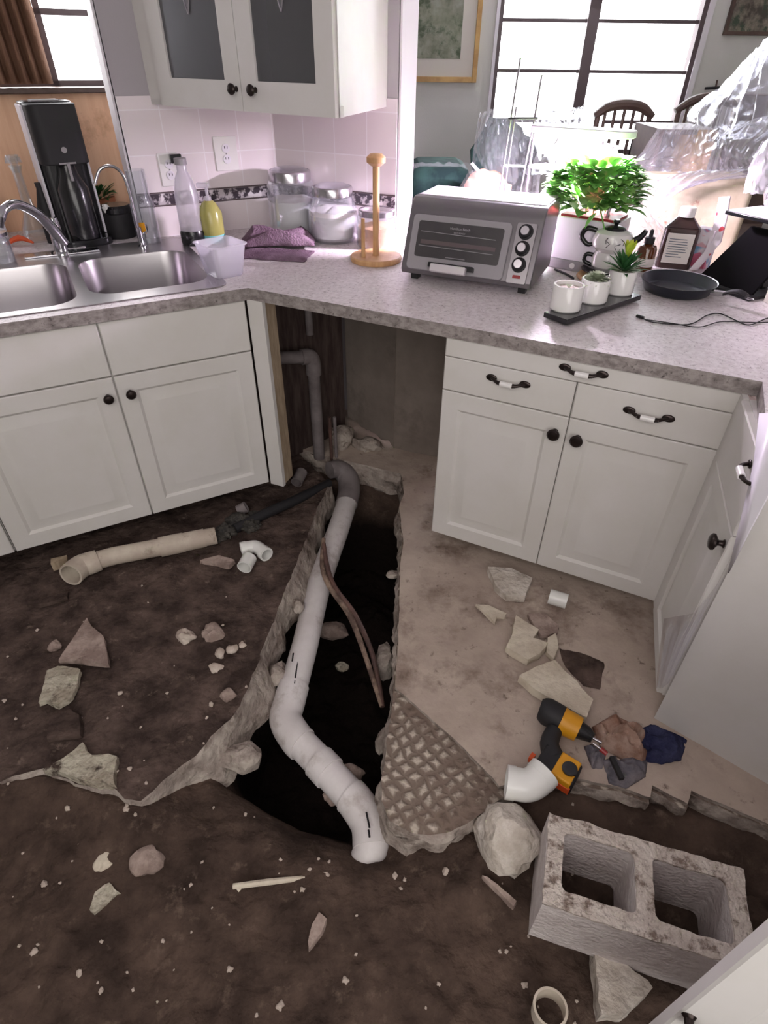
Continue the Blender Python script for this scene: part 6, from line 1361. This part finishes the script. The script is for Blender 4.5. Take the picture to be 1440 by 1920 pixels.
# tall hanging drape at right
sheet('plastic_sheet', [[(1392, 120, 3.75), (1420, 92, 3.7), (1450, 60, 3.7), (1520, 20, 3.7)], [(1350, 165, 3.75), (1390, 150, 3.65), (1440, 130, 3.6), (1520, 110, 3.6)], [(1290, 215, 3.75), (1370, 205, 3.6), (1440, 190, 3.55), (1520, 180, 3.5)], [(1300, 262, 3.6), (1360, 262, 3.5), (1430, 258, 3.45), (1520, 250, 3.4)]], 110, 60, .025, 6, 33, 'tall clear plastic drape hanging from above at the right edge', fold=.035, ff=44)
c = aty(1430, 225, 4.1); b = MB().b6(-.15, .5, 0, .1, -c.z, .12); o = b.build('cabinet', M['darkwood'], loc=(c.x, 4.1, c.z), bevel=.01); o.location.z = c.z; tag(o, 'dark reddish furniture behind the hanging plastic drape', 'cabinet')
# translucent bag in front at right edge
sheet('plastic_bag', [[(1425, 268, 2.5), (1445, 262, 2.46), (1500, 262, 2.5)], [(1400, 315, 2.48), (1440, 305, 2.40), (1500, 305, 2.45)], [(1390, 362, 2.46), (1430, 366, 2.40), (1500, 370, 2.45)]], 40, 40, .012, 5, 41, 'pinkish white translucent bag rising at the right edge behind the glass bowl', 'bag', m='tub')
# glossy white bag behind the teapot
sheet('plastic_bag', [[(1160, 425, 2.62), (1185, 402, 2.60), (1215, 400, 2.58), (1240, 425, 2.6)], [(1155, 450, 2.60), (1190, 440, 2.52), (1225, 445, 2.5), (1250, 460, 2.55)], [(1150, 480, 2.62), (1190, 490, 2.56), (1235, 490, 2.52), (1262, 490, 2.55)]], 50, 40, .014, 6, 51, 'glossy white plastic bag on the counter behind teapot and brown bottle', 'bag', m='tub')
M['felt'] = mat('black_felt', (22, 21, 23), 0.95, spec=.05)
# ------------------------------------------------------------------ far right of the counter: boxes, magazine, stand
def boxx(name, pbl, pbr, pty, dep, m, label, cat, lean=0, th=None):
    a = at(*pbl, .9145); b_ = at(*pbr, .9145); d = b_ - a; w = d.length; an = math.atan2(d.y, d.x); h = zt(pbl[0] + 10, pty, a) - .9145
    t = thing(name, label, cat, a, an); MB().b6(0, w, 0, dep, 0, h).build('body', M[m], t, bevel=.001); return t, w, h
t, w, h = boxx('cereal_box', (1283, 497), (1318, 505), 425, .05, 'boxprint', 'small pink and blue printed carton right of the brown bottle', 'box')
MB().b6(w * .15, w * .85, -.001, 0, h * .55, h * .85).build('panel_print', M['magprint'], t)
a = at(1292, 512, .9145); m1 = [(1293, 510), (1325, 470), (1345, 420), (1352, 378)]
mg = thing('magazine', 'open glossy magazine curving up beside the black stand', 'magazine', a)
Q0 = at(1295, 512, .9165); 
def magf(u, v):
    # curved page: bottom at counter, sweeping up to the right
    x = [1291, 1316, 1338, 1350][0]; k = v * 3; i = min(int(k), 2); f = k - i
    Lp = [(1290, 508), (1322, 470), (1338, 420), (1348, 370)]; Rp = [(1308, 506), (1352, 455), (1364, 410), (1370, 368)]
    l = (Lp[i][0] + (Lp[i + 1][0] - Lp[i][0]) * f, Lp[i][1] + (Lp[i + 1][1] - Lp[i][1]) * f); r = (Rp[i][0] + (Rp[i + 1][0] - Rp[i][0]) * f, Rp[i][1] + (Rp[i + 1][1] - Rp[i][1]) * f)
    px, py = l[0] + (r[0] - l[0]) * u, l[1] + (r[1] - l[1]) * u
    Yq = Q0.y + .02 + .10 * v; return aty(px, py, Yq)
b = MB().grid(magf, 8, 24); b.build('page', M['magprint'], mg, world=True, solid=.002)
# black stand / tablet cover with shelf and glass bowl on top
s0_ = at(1318, 530, .9145); s1_ = at(1405, 560, .9145) ; d = s1_ - s0_; an = math.atan2(d.y, d.x); w = d.length
t = thing('stand', 'black slanted stand with a flat shelf holding the glass bowl', 'stand', s0_, an)
hs = zt(1370, 393, s0_ + V(math.cos(an), math.sin(an), 0) * w * .5 + V(-math.sin(an), math.cos(an), 0) * .12) - .9145
bq = lambda x, y, z: (x, y, z)
b = MB(); bm = b.bm; th = .008
for y0, in ((0,),):
    vs = [bm.verts.new(p) for p in ((-.03, -.01, 0), (w, -.01, 0), (w + .03, .10, hs * .80), (.035, .10, hs * .80))]; f = bm.faces.new(vs)
    vs2 = [bm.verts.new(p) for p in ((-.03, .005, 0), (w, .005, 0), (w + .03, .115, hs * .80), (.035, .115, hs * .80))]; bm.faces.new(vs2[::-1])
    for i in range(4): bm.faces.new((vs[i], vs[(i + 1) % 4], vs2[(i + 1) % 4], vs2[i]))
b.build('slanted_panel', M['felt'], t)
MB().b6(-.02, w + .12, .02, .20, hs - .012, hs).build('shelf', M['black'], t, bevel=.002); MB().b6(w * .72, w * .72 + .025, .09, .12, hs * .0, hs - .012).build('post', M['black'], t); MB().b6(w * .3, w * .8, .125, .14, hs * .78, hs * .90).build('clip', M['ceramic'], t)
MB().b6(-.03, w + .02, -.03, .12, 0, .012).build('base', M['black_matte'], t, bevel=.002)
MB().b6(-.015, w * .7, .03, .19, hs, hs + .003).build('shelf_liner', M['white_plastic'], t)
bp_ = s0_ + V(math.cos(an), math.sin(an), 0) * w * .55 + V(-math.sin(an), math.cos(an), 0) * .11; bp_.z = .9145 + hs + .004
t = thing('glass_bowl', 'clear faceted glass bowl of wrapped snacks on the black stand', 'bowl', bp_)
MB().lathe([(0, 0), (.03, 0), (.05, .025), (.062, .055), (.060, .075), (.057, .075), (.058, .055), (.046, .028), (.028, .006), (0, .006)], seg=14).build('glass_body', M['glass'], t)
random.seed(4)
for k in range(5): MB().box((rnd(-.025, .025), rnd(-.02, .02), .05 + rnd(0, .03)), (.03, .02, .035), Matrix.Rotation(rnd(0, 3), 3, 'Z')).build('snack', M[('sugar', 'orange', 'grey_plastic')[k % 3]], t)
t, w, h = boxx('seed_packet', (1413, 515), (1440, 528), 388, .03, 'bookprint', 'white and blue printed packet standing right of the black stand', 'box')
t, w, h = boxx('book', (1431, 565), (1480, 592), 440, .06, 'mat_board', 'pale thick book edge cut by the right edge of the photo', 'book')
